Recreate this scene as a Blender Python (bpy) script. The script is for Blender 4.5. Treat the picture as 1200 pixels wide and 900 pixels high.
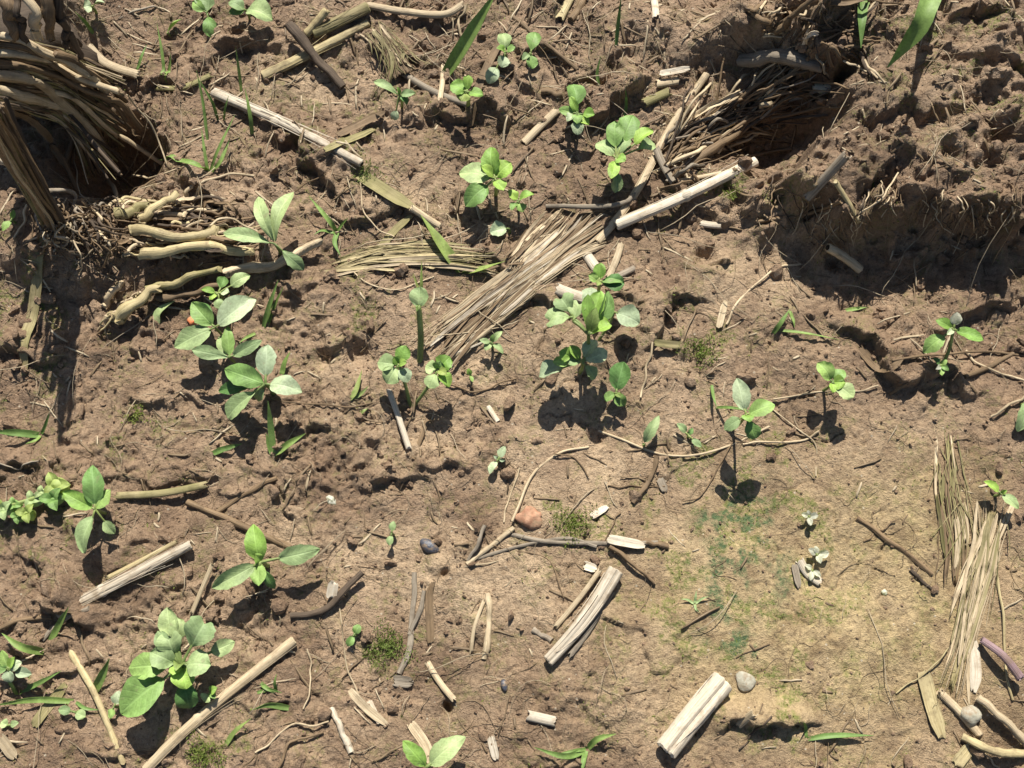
import bpy, math, random
import numpy as np
from mathutils import Vector

random.seed(7)
RNG = np.random.default_rng(11)
for o in list(bpy.data.objects):
    bpy.data.objects.remove(o)
SC = bpy.context.scene
COL = SC.collection

# ------------------------------------------------------------------ camera, sky, sun, exposure
TILT = math.radians(15.0)          # the photographer leans a little forward from straight down
DIST = 0.64
FPX = 1280.0                       # focal length in pixels of a 1200 px wide frame
CAM = np.array([0.0, -DIST * math.sin(TILT), DIST * math.cos(TILT)])
cd = bpy.data.cameras.new('camera')
cd.sensor_width = 36.0
cd.lens = 36.0 * FPX / 1200.0
cd.clip_start = 0.01
cd.clip_end = 200.0
cam = bpy.data.objects.new('camera', cd)
cam.location = CAM
cam.rotation_euler = (TILT, 0, 0)
COL.objects.link(cam)
SC.camera = cam

SUN_EL = math.radians(47.0)
SUN_AZ = math.radians(1.5)           # sun stands beyond the top edge of the frame
world = bpy.data.worlds.new('World')
SC.world = world
world.use_nodes = True
wn = world.node_tree
bg = wn.nodes['Background']
sky = wn.nodes.new('ShaderNodeTexSky')
sky.sky_type = 'NISHITA'
sky.sun_disc = False
sky.sun_elevation = SUN_EL
sky.sun_rotation = SUN_AZ
wn.links.new(sky.outputs['Color'], bg.inputs['Color'])
bg.inputs['Strength'].default_value = 0.05
sl = bpy.data.lights.new('sun', 'SUN')
sl.energy = 5.0
sl.angle = math.radians(0.5)
sl.color = (1.0, 0.955, 0.87)
sun = bpy.data.objects.new('sun', sl)
sd = Vector((math.sin(SUN_AZ) * math.cos(SUN_EL), math.cos(SUN_AZ) * math.cos(SUN_EL), math.sin(SUN_EL)))
sun.rotation_euler = sd.to_track_quat('Z', 'Y').to_euler()
sun.location = sd * 3
COL.objects.link(sun)
vs = SC.view_settings
vs.view_transform = 'Standard'
vs.look = 'None'
vs.exposure = 0.6
vs.gamma = 1.0
vs.use_curve_mapping = False
SC.render.engine = 'CYCLES'

# ------------------------------------------------------------------ helpers: pixel of the survey grid -> ground
ct, st = math.cos(TILT), math.sin(TILT)
def ray(px, py):
    a = (px - 600.0) / FPX
    b = (450.0 - py) / FPX
    return np.array([a, st + b * ct, -ct + b * st])
def at(px, py, z=0.0):
    d = ray(px, py)
    return CAM + d * ((z - CAM[2]) / d[2])
PX = 0.0005                        # one pixel is about half a millimetre on the soil

# ------------------------------------------------------------------ noise
def _h(ix, iy, seed):
    n = (ix.astype(np.int64) * 374761393 + iy.astype(np.int64) * 668265263 + seed * 2147483647 % 99991 * 1274126177) & 0xffffffff
    n = ((n ^ (n >> 13)) * 1274126177) & 0xffffffff
    n = ((n ^ (n >> 16)) * 2246822519) & 0xffffffff
    n = n ^ (n >> 15)
    return (n & 0xffffff).astype(np.float32) / 16777216.0
def perlin(x, y, seed=0):
    xi = np.floor(x); yi = np.floor(y)
    fx = (x - xi).astype(np.float32); fy = (y - yi).astype(np.float32)
    u = fx * fx * fx * (fx * (fx * 6 - 15) + 10); v = fy * fy * fy * (fy * (fy * 6 - 15) + 10)
    def g(dx, dy):
        a = _h(xi + dx, yi + dy, seed) * 6.2831853
        return np.cos(a) * (fx - dx) + np.sin(a) * (fy - dy)
    a = g(0, 0); b = g(1, 0); c = g(0, 1); d = g(1, 1)
    return ((a + (b - a) * u) * (1 - v) + (c + (d - c) * u) * v) * 1.5
def fbm(x, y, wl, octv=3, gain=0.5, seed=0):
    s = 0; amp = 1.0; f = 1.0 / wl
    for i in range(octv):
        s = s + amp * perlin(x * f + 17.3 * i, y * f - 9.1 * i, seed + i)
        amp *= gain; f *= 2.03
    return s
def worley(x, y, cell, seed=0):
    x = x / cell; y = y / cell
    xi = np.floor(x); yi = np.floor(y)
    f1 = np.full(x.shape, 9.0, np.float32); f2 = f1.copy(); rid = np.zeros(x.shape, np.float32)
    for dx in (-1, 0, 1):
        for dy in (-1, 0, 1):
            cx = xi + dx; cy = yi + dy
            d = np.hypot(cx + _h(cx, cy, seed) - x, cy + _h(cx, cy, seed + 5) - y).astype(np.float32)
            r = _h(cx, cy, seed + 9)
            m = d < f1
            f2 = np.where(m, f1, np.minimum(f2, d))
            rid = np.where(m, r, rid)
            f1 = np.where(m, d, f1)
    return f1, f2, rid
def sstep(a, b, x):
    t = np.clip((x - a) / (b - a), 0, 1)
    return t * t * (3 - 2 * t)

# ------------------------------------------------------------------ ground relief
def axis(lo, hi, step, ratio, far):
    c = list(np.arange(lo, hi + step / 2, step))
    s = step; p = c[-1]
    up = []
    while p < far:
        s *= ratio; p += s; up.append(p)
    s = step; p = c[0]; dn = []
    while p > -far:
        s *= ratio; p -= s; dn.append(p)
    return np.array(dn[::-1] + c + up)
XS = axis(-0.355, 0.355, 0.00092, 1.1, 30.0)
YS = axis(-0.235, 0.285, 0.00092, 1.1, 30.0)
GX, GY = np.meshgrid(XS, YS)
GX = GX.astype(np.float64); GY = GY.astype(np.float64)
_wx = fbm(GX, GY, 0.03, 3, 0.5, 71) * 0.006
_wy = fbm(GX, GY, 0.03, 3, 0.5, 81) * 0.006
def G(px, py, rx, ry, ang=0.0, warp=1.0, power=2.0):
    c = at(px, py)
    a = math.radians(ang); ca, sa = math.cos(a), math.sin(a)
    dx = GX + _wx * warp - c[0]; dy = GY + _wy * warp - c[1]
    u = (dx * ca - dy * sa) / (rx * PX); v = (dx * sa + dy * ca) / (ry * PX)
    return np.exp(-np.power(u * u + v * v, power / 2))
def ledge(px, py, w, ln, h, ang=0.0, steep=7.0, warp=1.0):
    """bank that rises away from the viewer's side and breaks off at its near edge"""
    c = at(px, py)
    a = math.radians(ang); ca, sa = math.cos(a), math.sin(a)
    dx = GX + _wx * warp - c[0]; dy = GY + _wy * warp - c[1]
    u = (dx * ca - dy * sa) / (w * PX); v = (dx * sa + dy * ca)
    r = sstep(-steep * PX, 0, v) * (1 - sstep(0, ln * PX, v))
    return h * 0.001 * r * np.exp(-np.abs(u) ** 3)
inner = np.exp(-np.maximum(np.maximum(np.abs(GX) - 0.42, np.abs(GY) - 0.36), 0) / 0.25)

smooth = np.clip(G(985, 735, 230, 170) * 1.1 + G(930, 560, 130, 60) * .5 + G(830, 720, 130, 110) * 0.7 + G(600, 600, 130, 60) * 0.35 + G(660, 560, 90, 80) * 0.5
                 + G(880, 300, 80, 80) * 0.5 + G(560, 720, 130, 60) * 0.45 + G(660, 470, 80, 90) * .5 + G(600, 830, 200, 60) * .35 + G(540, 390, 45, 45) + G(600, 340, 45, 45) + G(660, 290, 45, 45) + G(450, 302, 50, 25) * .8 + G(530, 302, 50, 25) * .8 + G(1130, 700, 60, 120)
                 + G(400, 640, 140, 60) * .35 + G(340, 130, 80, 40) * .4 + G(500, 210, 60, 40) * .6 + G(350, 95, 70, 35) * .5 + G(640, 90, 60, 40) * .4 + G(420, 430, 90, 60) * .4 + G(860, 320, 90, 90) * .5 + G(1060, 500, 120, 50) * .5 + G(200, 620, 120, 50) * .4, 0, 1)
rough = np.clip(1.0 - 0.92 * smooth + 0.5 * fbm(GX, GY, 0.07, 2, 0.5, 3), 0.08, 1.5) * inner
Hh = 0.0045 * fbm(GX, GY, 0.13, 2, 0.5, 1) + 0.0032 * fbm(GX, GY, 0.045, 2, 0.5, 2) * (1 - .5 * smooth)
Hh = Hh + 0.02 * fbm(GX, GY, 1.7, 3, 0.5, 4) * (1 - inner)
pm = np.clip(sstep(-.05, .42, fbm(GX, GY, 0.075, 2, .5, 101) + .10 * sstep(-.05, .2, GY) + .08 * sstep(.1, .3, -GX)) * (1 - smooth), 0, 1)
upper = .36 + .85 * pm
bil = np.abs(fbm(GX + _wx, GY + _wy, 0.017, 3, 0.55, 6))
Hh = Hh + rough * upper * (0.0040 * (bil - 0.3) + 0.0008 * fbm(GX, GY, 0.0075, 3, 0.62, 7) + 0.0005 * fbm(GX, GY, 0.0031, 1, .5, 8))
Hh = Hh + inner * (0.00032 * fbm(GX, GY, 0.006, 2, 0.6, 12) + .0002 * fbm(GX, GY, .0028, 1, .5, 14))
f1, f2, rid = worley(GX + _wx * .5, GY + _wy * .5, 0.013, 3)
clod_area = np.clip(sstep(0.05, 0.45, fbm(GX, GY, 0.06, 2, 0.5, 21)) * (1 - smooth) + G(460, 530, 70, 60) + G(540, 540, 60, 40) * .8 + G(380, 420, 60, 60) * .5 + G(850, 180, 60, 70) * .6, 0, 1) * inner
Hh = Hh + clod_area * np.minimum(np.maximum(0, 0.5 - f1) * 2.6, .8) * rid * 0.0058
f1, f2, rid = worley(GX + _wx * .3, GY + _wy * .3, 0.0052, 13)
Hh = Hh + rough * np.maximum(0, 0.52 - f1) * 2.0 * np.where(rid > 0.7, rid, 0) * 0.0013
# little pock marks and worm pits
f1, f2, rid = worley(GX, GY, 0.009, 33)
Hh = Hh - inner * np.where(rid > 0.72, np.exp(-(f1 / 0.15) ** 2) * 0.0014 * rid, 0)
# tiny drying cracks in the slick mud
crk = np.abs(fbm(GX + _wx, GY + _wy, 0.035, 3, 0.5, 55))
Hh = Hh - inner * 0.0018 * np.exp(-(crk / 0.028) ** 2) * sstep(-.1, 0.4, fbm(GX, GY, 0.07, 1, .5, 56))

def bank(poly, h, steep, seed=0):
    """raised block of soil with a crumbling steep rim"""
    pts = [at(*p)[:2] for p in poly]
    x = GX + _wx * 1.5; y = GY + _wy * 1.5
    d = np.full(GX.shape, 9.0); ins = np.zeros(GX.shape, bool)
    for i in range(len(pts)):
        a = pts[i]; b = pts[(i + 1) % len(pts)]
        e = b - a; l2 = e @ e
        t = np.clip(((x - a[0]) * e[0] + (y - a[1]) * e[1]) / l2, 0, 1)
        d = np.minimum(d, np.hypot(x - a[0] - t * e[0], y - a[1] - t * e[1]))
        c1 = (a[1] > y) != (b[1] > y)
        xs = a[0] + (y - a[1]) / (b[1] - a[1] + 1e-12) * e[0]
        ins ^= c1 & (x < xs)
    s = np.where(ins, d, -d) + .0050 * fbm(GX, GY, .022, 2, .6, 141) + .0016 * fbm(GX, GY, .010, 2, .5, 142)
    k = .62 * sstep(-steep * .5, steep, s) + .26 * sstep(-.020, .004, s + .006 * fbm(GX, GY, .018, 3, .6, 147)) + .12 * sstep(-.034, -.010, s + .010 * fbm(GX, GY, .03, 3, .6, 148))
    return h * k, k
b1, k1 = bank([(905, 20), (960, -60), (1100, -90), (1300, -80), (1330, 120), (1290, 262), (1190, 272), (1130, 288), (1080, 268), (1035, 292), (965, 284), (905, 250), (900, 225), (955, 185), (962, 120), (925, 100)], 0.045, 0.008)
FACE = k1 * (1 - k1) * 4
Hh = Hh + b1 + FACE * (.0040 * fbm(GX, GY, .009, 2, .6, 144) + .006 * np.abs(fbm(GX, GY * 1.6, .016, 2, .6, 145))) + k1 * rough * (0.0075 * fbm(GX, GY, 0.034, 4, 0.6, 41) + 0.003 * np.abs(fbm(GX, GY, 0.02, 2, 0.5, 43)))
Hh = Hh - 0.028 * G(905, 158, 62, 42, 0, 1, 3) - 0.008 * G(1050, 310, 120, 35) - .006 * G(830, 170, 60, 40)
Hh = Hh + 0.032 * G(905, 48, 75, 38, 0, 1.5, 3) + .013 * G(820, 60, 80, 30) + 0.011 * G(760, 35, 70, 25)
# stubble hummock and the hollow under it, upper left
Hh = Hh + 0.052 * G(15, 10, 120, 75, 0, .6, 3) + 0.018 * G(70, 300, 60, 45) + 0.012 * G(200, 300, 90, 30) + .012 * G(20, 250, 50, 60)
Hh = Hh - 0.046 * G(128, 182, 58, 50, -20, .8, 4)
for a in [(790, 375, 62, 60, 11), (742, 352, 26, 40, 6), (830, 318, 20, 26, 6), (455, 560, 44, 34, 8), (540, 545, 50, 26, 6), (62, 700, 80, 60, 12, 12), (30, 560, 60, 40, 7),
          (190, 560, 70, 40, 6), (130, 545, 40, 40, 5), (885, 862, 55, 60, 10), (1150, 350, 55, 50, 8), (1040, 425, 85, 60, 9), (1185, 300, 60, 50, 10), (400, 395, 34, 24, 5),
          (240, 555, 60, 40, 5), (790, 545, 40, 20, 3), (755, 745, 60, 60, 4, 10), (600, 320, 70, 40, 5), (150, 640, 80, 40, 5, 10), (30, 420, 60, 50, 6), (200, 470, 50, 40, 7),
          (330, 590, 60, 30, 4), (370, 192, 75, 60, 12, 14), (250, 240, 60, 40, 8), (720, 118, 60, 40, 9, -20), (300, 50, 40, 30, 6), (600, 100, 40, 30, 7), (560, 130, 70, 40, 6), (480, 60, 60, 30, 5), (700, 90, 80, 40, 5), (640, 60, 60, 40, 5), (420, 250, 70, 40, 5), (180, 110, 50, 50, 8),
          (270, 60, 60, 40, 5), (850, 240, 60, 40, 6), (1120, 460, 60, 40, 4), (1150, 120, 50, 40, 9), (1060, 160, 50, 40, 7), (1110, 60, 50, 40, 8), (1020, 230, 50, 30, 6), (1180, 190, 40, 40, 9),
          (300, 820, 70, 40, 4), (60, 800, 80, 40, 6), (130, 880, 70, 40, 5), (680, 830, 60, 30, 3)]:
    a = list(a) + [0.0] * 0
    _lr = np.random.default_rng(int(a[0] * 7 + a[1]))
    Hh = Hh + ledge(a[0], a[1], a[2] * .9, a[3], a[4] * (1.2 if a[1] < 450 else .85) * _lr.uniform(.55, 1.15), (a[5] if len(a) > 5 else 0) + _lr.normal() * 24, _lr.uniform(5, 11), 2.3)
for (px, py, r, dp) in [(826, 302, 14, 9), (521, 829, 6, 9), (523, 668, 4, 5), (380, 420, 12, 5), (425, 415, 14, 6), (505, 240, 10, 3), (1095, 150, 14, 6), (1130, 200, 16, 7), (1180, 100, 16, 7), (1080, 215, 12, 6), (1150, 60, 12, 5), (560, 760, 9, 3), (700, 512, 8, 3), (470, 560, 16, 5), (905, 400, 10, 3)]:
    Hh = Hh - dp * 0.001 * G(px, py, r, r, 0, .4, 3)
Hh = Hh.astype(np.float64)

def HZ(x, y):
    ix = min(max(int(np.searchsorted(XS, x)) - 1, 0), len(XS) - 2)
    iy = min(max(int(np.searchsorted(YS, y)) - 1, 0), len(YS) - 2)
    fx = (x - XS[ix]) / (XS[ix + 1] - XS[ix]); fy = (y - YS[iy]) / (YS[iy + 1] - YS[iy])
    a = Hh[iy, ix] * (1 - fx) + Hh[iy, ix + 1] * fx
    b = Hh[iy + 1, ix] * (1 - fx) + Hh[iy + 1, ix + 1] * fx
    return float(a * (1 - fy) + b * fy)
def gnd(px, py):
    """first point where the line of sight through a survey pixel meets the soil"""
    d = ray(px, py)
    t = (0.085 - CAM[2]) / d[2]
    for i in range(400):
        p = CAM + d * t
        if p[2] <= HZ(p[0], p[1]):
            break
        t += 0.0006 / -d[2]
    p = CAM + d * t
    return np.array([p[0], p[1], HZ(p[0], p[1])])
def lift(px, py, h):
    """point seen at that pixel standing h above the soil right below it"""
    z = h
    for i in range(14):
        p = at(px, py, z)
        z = 0.5 * z + 0.5 * (HZ(p[0], p[1]) + h)
    return at(px, py, z)

# ------------------------------------------------------------------ materials
def new_mat(name):
    m = bpy.data.materials.new(name)
    m.use_nodes = True
    nt = m.node_tree
    return m, nt, nt.nodes['Principled BSDF'], nt.nodes['Material Output']
def nd(nt, kind, **kw):
    n = nt.nodes.new(kind)
    for k, v in kw.items():
        if k in n.inputs.keys():
            n.inputs[k].default_value = v
        else:
            setattr(n, k, v)
    return n
def noise(nt, vec, scale, detail=3, rough=0.55):
    n = nd(nt, 'ShaderNodeTexNoise')
    n.inputs['Scale'].default_value = scale; n.inputs['Detail'].default_value = detail; n.inputs['Roughness'].default_value = rough
    if vec is not None: nt.links.new(vec, n.inputs['Vector'])
    return n.outputs['Fac']
def ramp(nt, fac, stops):
    r = nd(nt, 'ShaderNodeValToRGB')
    el = r.color_ramp.elements
    while len(el) < len(stops): el.new(0.5)
    for e, (p, c) in zip(el, stops):
        e.position = p; e.color = (*c, 1) if len(c) == 3 else c
    nt.links.new(fac, r.inputs['Fac'])
    return r.outputs['Color']
def mix(nt, fac, a, b, mode='MIX'):
    n = nd(nt, 'ShaderNodeMix', data_type='RGBA', blend_type=mode)
    for s, v in ((0, fac), (6, a), (7, b)):
        if isinstance(v, (int, float)): n.inputs[s].default_value = v
        elif isinstance(v, tuple): n.inputs[s].default_value = (*v, 1)
        else: nt.links.new(v, n.inputs[s])
    return n.outputs[2]
def math_(nt, op, a, b=0.0):
    n = nd(nt, 'ShaderNodeMath', operation=op)
    for i, v in ((0, a), (1, b)):
        if isinstance(v, (int, float)): n.inputs[i].default_value = v
        else: nt.links.new(v, n.inputs[i])
    return n.outputs[0]
def bump(nt, h, strength, dist, prev=None):
    b = nd(nt, 'ShaderNodeBump')
    b.inputs['Strength'].default_value = strength; b.inputs['Distance'].default_value = dist
    nt.links.new(h, b.inputs['Height'])
    if prev is not None: nt.links.new(prev, b.inputs['Normal'])
    return b.outputs['Normal']

def soil_mat():
    m, nt, p, out = new_mat('soil')
    L = nt.links.new
    geo = nd(nt, 'ShaderNodeNewGeometry').outputs['Position']
    a_m = nd(nt, 'ShaderNodeAttribute', attribute_name='moss').outputs['Fac']
    a_d = nd(nt, 'ShaderNodeAttribute', attribute_name='silt').outputs['Fac']
    a_p = nd(nt, 'ShaderNodeAttribute', attribute_name='pale').outputs['Fac']
    n1 = noise(nt, geo, 14, 4, .6); n2 = noise(nt, geo, 70, 4, .65); n3 = noise(nt, geo, 420, 4, .7); n4 = noise(nt, geo, 1500, 3, .7)
    c = ramp(nt, n1, [(0.30, (0.168, 0.106, 0.064)), (0.48, (0.292, 0.195, 0.122)), (0.70, (0.430, 0.306, 0.200))])
    c = mix(nt, math_(nt, 'MULTIPLY', a_p, 0.8), c, (0.550, 0.408, 0.262))
    c = mix(nt, a_d, c, ramp(nt, n2, [(0.3, (0.335, 0.248, 0.120)), (0.7, (0.500, 0.385, 0.200))]))
    c = mix(nt, 1.0, c, ramp(nt, n2, [(0.25, (0.66, 0.62, 0.58)), (0.5, (1, 1, 1)), (0.8, (1.16, 1.15, 1.12))]), 'MULTIPLY')
    c = mix(nt, 1.0, c, ramp(nt, n3, [(0.28, (0.55, 0.51, 0.47)), (0.5, (1, 1, 1)), (0.75, (1.25, 1.25, 1.25))]), 'MULTIPLY')
    c = mix(nt, .8, c, ramp(nt, n4, [(0.3, (0.66, 0.64, 0.6)), (0.5, (1, 1, 1)), (0.72, (1.28, 1.27, 1.25))]), 'MULTIPLY')
    # dark humus flecks and pale mineral specks
    v = nd(nt, 'ShaderNodeTexVoronoi'); v.inputs['Scale'].default_value = 260; L(geo, v.inputs['Vector'])
    sp = math_(nt, 'LESS_THAN', v.outputs['Distance'], 0.16)
    vr = nd(nt, 'ShaderNodeSeparateColor'); L(v.outputs['Color'], vr.inputs[0])
    dk = math_(nt, 'MULTIPLY', sp, math_(nt, 'GREATER_THAN', vr.outputs[0], 0.80))
    lt = math_(nt, 'MULTIPLY', sp, math_(nt, 'LESS_THAN', vr.outputs[0], 0.10))
    c = mix(nt, math_(nt, 'MULTIPLY', dk, .8), c, (0.06, 0.042, 0.03))
    c = mix(nt, math_(nt, 'MULTIPLY', lt, .7), c, (0.55, 0.48, 0.36))
    gr = ramp(nt, noise(nt, geo, 330, 4, .75), [(0.42, (0, 0, 0)), (0.62, (1, 1, 1))])
    gm = math_(nt, 'MULTIPLY', a_m, math_(nt, 'MULTIPLY', gr, 1.5))
    gm2 = nd(nt, 'ShaderNodeClamp'); L(math_(nt, 'SUBTRACT', gm, 0.12), gm2.inputs[0])
    c = mix(nt, gm2.outputs[0], c, ramp(nt, n2, [(0.35, (0.120, 0.135, 0.030)), (0.65, (0.25, 0.24, 0.075))]))
    a_a = nd(nt, 'ShaderNodeAttribute', attribute_name='algae').outputs['Fac']
    c = mix(nt, math_(nt, 'MULTIPLY', a_a, math_(nt, 'ADD', gr, .3)), c, ramp(nt, n3, [(0.35, (0.050, 0.092, 0.034)), (0.65, (0.125, 0.175, 0.070))]))
    L(c, p.inputs['Base Color'])
    rr = nd(nt, 'ShaderNodeMapRange'); L(a_d, rr.inputs[0]); rr.inputs[3].default_value = 0.58; rr.inputs[4].default_value = 0.46
    L(rr.outputs[0], p.inputs['Roughness'])
    p.inputs['Specular IOR Level'].default_value = 0.45
    bf = nd(nt, 'ShaderNodeMapRange'); L(a_d, bf.inputs[0]); bf.inputs[3].default_value = 1.0; bf.inputs[4].default_value = 0.75
    h = math_(nt, 'ADD', math_(nt, 'MULTIPLY', n3, 1.0), math_(nt, 'MULTIPLY', n4, 0.45))
    b = nd(nt, 'ShaderNodeBump'); L(bf.outputs[0], b.inputs['Strength']); b.inputs['Distance'].default_value = 0.0026
    L(h, b.inputs['Height']); L(b.outputs['Normal'], p.inputs['Normal'])
    return m

def straw_mat(name, lo, hi, spots=(0.12, 0.085, 0.05), spot_amt=.5, rough=.6, green=None):
    m, nt, p, out = new_mat(name)
    L = nt.links.new
    uv = nd(nt, 'ShaderNodeTexCoord').outputs['UV']
    geo = nd(nt, 'ShaderNodeNewGeometry').outputs['Position']
    rnd = nd(nt, 'ShaderNodeObjectInfo').outputs['Random']
    mp = nd(nt, 'ShaderNodeMapping'); mp.inputs['Scale'].default_value = (1900, 40, 1); L(uv, mp.inputs['Vector'])
    mp2 = nd(nt, 'ShaderNodeMapping'); mp2.inputs['Scale'].default_value = (4200, 160, 1); L(uv, mp2.inputs['Vector'])
    s1 = noise(nt, mp.outputs[0], 1.0, 3, .6); s2 = noise(nt, mp2.outputs[0], 1.0, 2, .5)
    n2 = noise(nt, geo, 110, 4, .65); n3 = noise(nt, geo, 700, 3, .6)
    mid = tuple((a + b) / 2 for a, b in zip(lo, hi))
    c = ramp(nt, s1, [(0.32, lo), (0.5, mid), (0.68, hi)])
    c = mix(nt, .7, c, ramp(nt, s2, [(0.35, (.86, .85, .82)), (0.6, (1.05, 1.05, 1.05))]), 'MULTIPLY')
    if green: c = mix(nt, ramp(nt, noise(nt, geo, 40, 2), [(0.4, (0, 0, 0)), (0.6, (.8, .8, .8))]), c, green)
    c = mix(nt, math_(nt, 'MULTIPLY', ramp(nt, n2, [(0.5, (0, 0, 0)), (0.72, (1, 1, 1))]), spot_amt), c, spots)
    c = mix(nt, math_(nt, 'MULTIPLY', ramp(nt, n3, [(0.6, (0, 0, 0)), (0.72, (1, 1, 1))]), .35), c, spots)
    hs = nd(nt, 'ShaderNodeHueSaturation'); L(c, hs.inputs['Color'])
    L(math_(nt, 'MULTIPLY_ADD', rnd, .35), hs.inputs['Value']); hs.inputs['Value'].links[0].from_node.inputs[2].default_value = .8
    L(hs.outputs[0], p.inputs['Base Color'])
    p.inputs['Roughness'].default_value = rough
    p.inputs['Specular IOR Level'].default_value = .35
    L(bump(nt, math_(nt, 'ADD', s1, math_(nt, 'MULTIPLY', s2, .4)), .6, .0007), p.inputs['Normal'])
    return m

def leaf_mat(name, base, vein=1.25, trans=.38, wax=.25, rough=.42, blemish=.25):
    m, nt, p, out = new_mat(name)
    L = nt.links.new
    uvn = nd(nt, 'ShaderNodeTexCoord').outputs['UV']
    geo = nd(nt, 'ShaderNodeNewGeometry').outputs['Position']
    rnd = nd(nt, 'ShaderNodeObjectInfo').outputs['Random']
    sp = nd(nt, 'ShaderNodeSeparateXYZ'); L(uvn, sp.inputs[0])
    au = math_(nt, 'ABSOLUTE', sp.outputs[0])
    rib = nd(nt, 'ShaderNodeMapRange'); L(au, rib.inputs[0]); rib.inputs[1].default_value = 0.03; rib.inputs[2].default_value = 0.11; rib.inputs[3].default_value = 1; rib.inputs[4].default_value = 0
    ph = math_(nt, 'SUBTRACT', math_(nt, 'MULTIPLY', sp.outputs[1], 44.0), math_(nt, 'MULTIPLY', au, 11.0))
    sv = ramp(nt, math_(nt, 'MULTIPLY_ADD', math_(nt, 'SINE', ph), .5), [(0.80, (0, 0, 0)), (1.0, (.35, .35, .35))])
    sv_n = nt.nodes[-1]
    for n in nt.nodes:
        if n.type == 'MATH' and n.operation == 'MULTIPLY_ADD': n.inputs[2].default_value = .5
    veins = math_(nt, 'MAXIMUM', rib.outputs[0], sv)
    n1 = noise(nt, geo, 130, 3, .6); n2 = noise(nt, geo, 800, 3, .6)
    lite = tuple(min(1, b * vein + .03) for b in base)
    dark = tuple(b * .68 for b in base)
    waxc = tuple(b * .75 + w_ for b, w_ in zip(base, (.16, .16, .09)))
    c = ramp(nt, n1, [(0.3, dark), (0.55, base), (0.75, waxc if wax > .3 else lite)])
    c = mix(nt, .6, c, ramp(nt, n2, [(0.35, (.78, .8, .74)), (0.65, (1.15, 1.15, 1.15))]), 'MULTIPLY')
    c = mix(nt, math_(nt, 'MULTIPLY', veins, .55), c, lite)
    br = noise(nt, geo, 240, 2, .5)
    c = mix(nt, math_(nt, 'MULTIPLY', ramp(nt, br, [(0.66, (0, 0, 0)), (0.72, (1, 1, 1))]), blemish), c, (0.30, 0.26, 0.15))
    hs = nd(nt, 'ShaderNodeHueSaturation'); L(c, hs.inputs['Color'])
    mv = nd(nt, 'ShaderNodeMapRange'); L(rnd, mv.inputs[0]); mv.inputs[3].default_value = .8; mv.inputs[4].default_value = 1.18
    mh = nd(nt, 'ShaderNodeMapRange'); L(rnd, mh.inputs[0]); mh.inputs[3].default_value = .515; mh.inputs[4].default_value = .488
    L(mv.outputs[0], hs.inputs['Value']); L(mh.outputs[0], hs.inputs['Hue'])
    col = hs.outputs[0]
    L(col, p.inputs['Base Color'])
    p.inputs['Roughness'].default_value = rough
    p.inputs['Specular IOR Level'].default_value = .4
    nb = bump(nt, math_(nt, 'SUBTRACT', math_(nt, 'MULTIPLY', n2, .5), veins), .35, .0005)
    L(nb, p.inputs['Normal'])
    tr = nd(nt, 'ShaderNodeBsdfTranslucent')
    L(mix(nt, 1.0, col, (1.3, 1.35, .55), 'MULTIPLY'), tr.inputs['Color']); L(nb, tr.inputs['Normal'])
    ms = nd(nt, 'ShaderNodeMixShader'); ms.inputs[0].default_value = trans
    L(p.outputs[0], ms.inputs[1]); L(tr.outputs[0], ms.inputs[2]); L(ms.outputs[0], out.inputs['Surface'])
    return m

def plain_mat(name, lo, hi, scale=300, rough=.6, spec=.4, bd=.0004, dust=True):
    m, nt, p, out = new_mat(name)
    geo = nd(nt, 'ShaderNodeNewGeometry').outputs['Position']
    n = noise(nt, geo, scale, 4, .65)
    du = ramp(nt, noise(nt, geo, scale * .6, 5, .7), [(0.48, (0, 0, 0)), (0.62, (.85, .85, .85))])
    nt.links.new(mix(nt, du if dust else 0.0, ramp(nt, n, [(0.3, lo), (0.7, hi)]), (0.27, 0.19, 0.115)), p.inputs['Base Color'])
    p.inputs['Roughness'].default_value = rough; p.inputs['Specular IOR Level'].default_value = spec
    nt.links.new(bump(nt, noise(nt, geo, scale * 2.5, 3, .6), .8, bd), p.inputs['Normal'])
    return m

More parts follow.
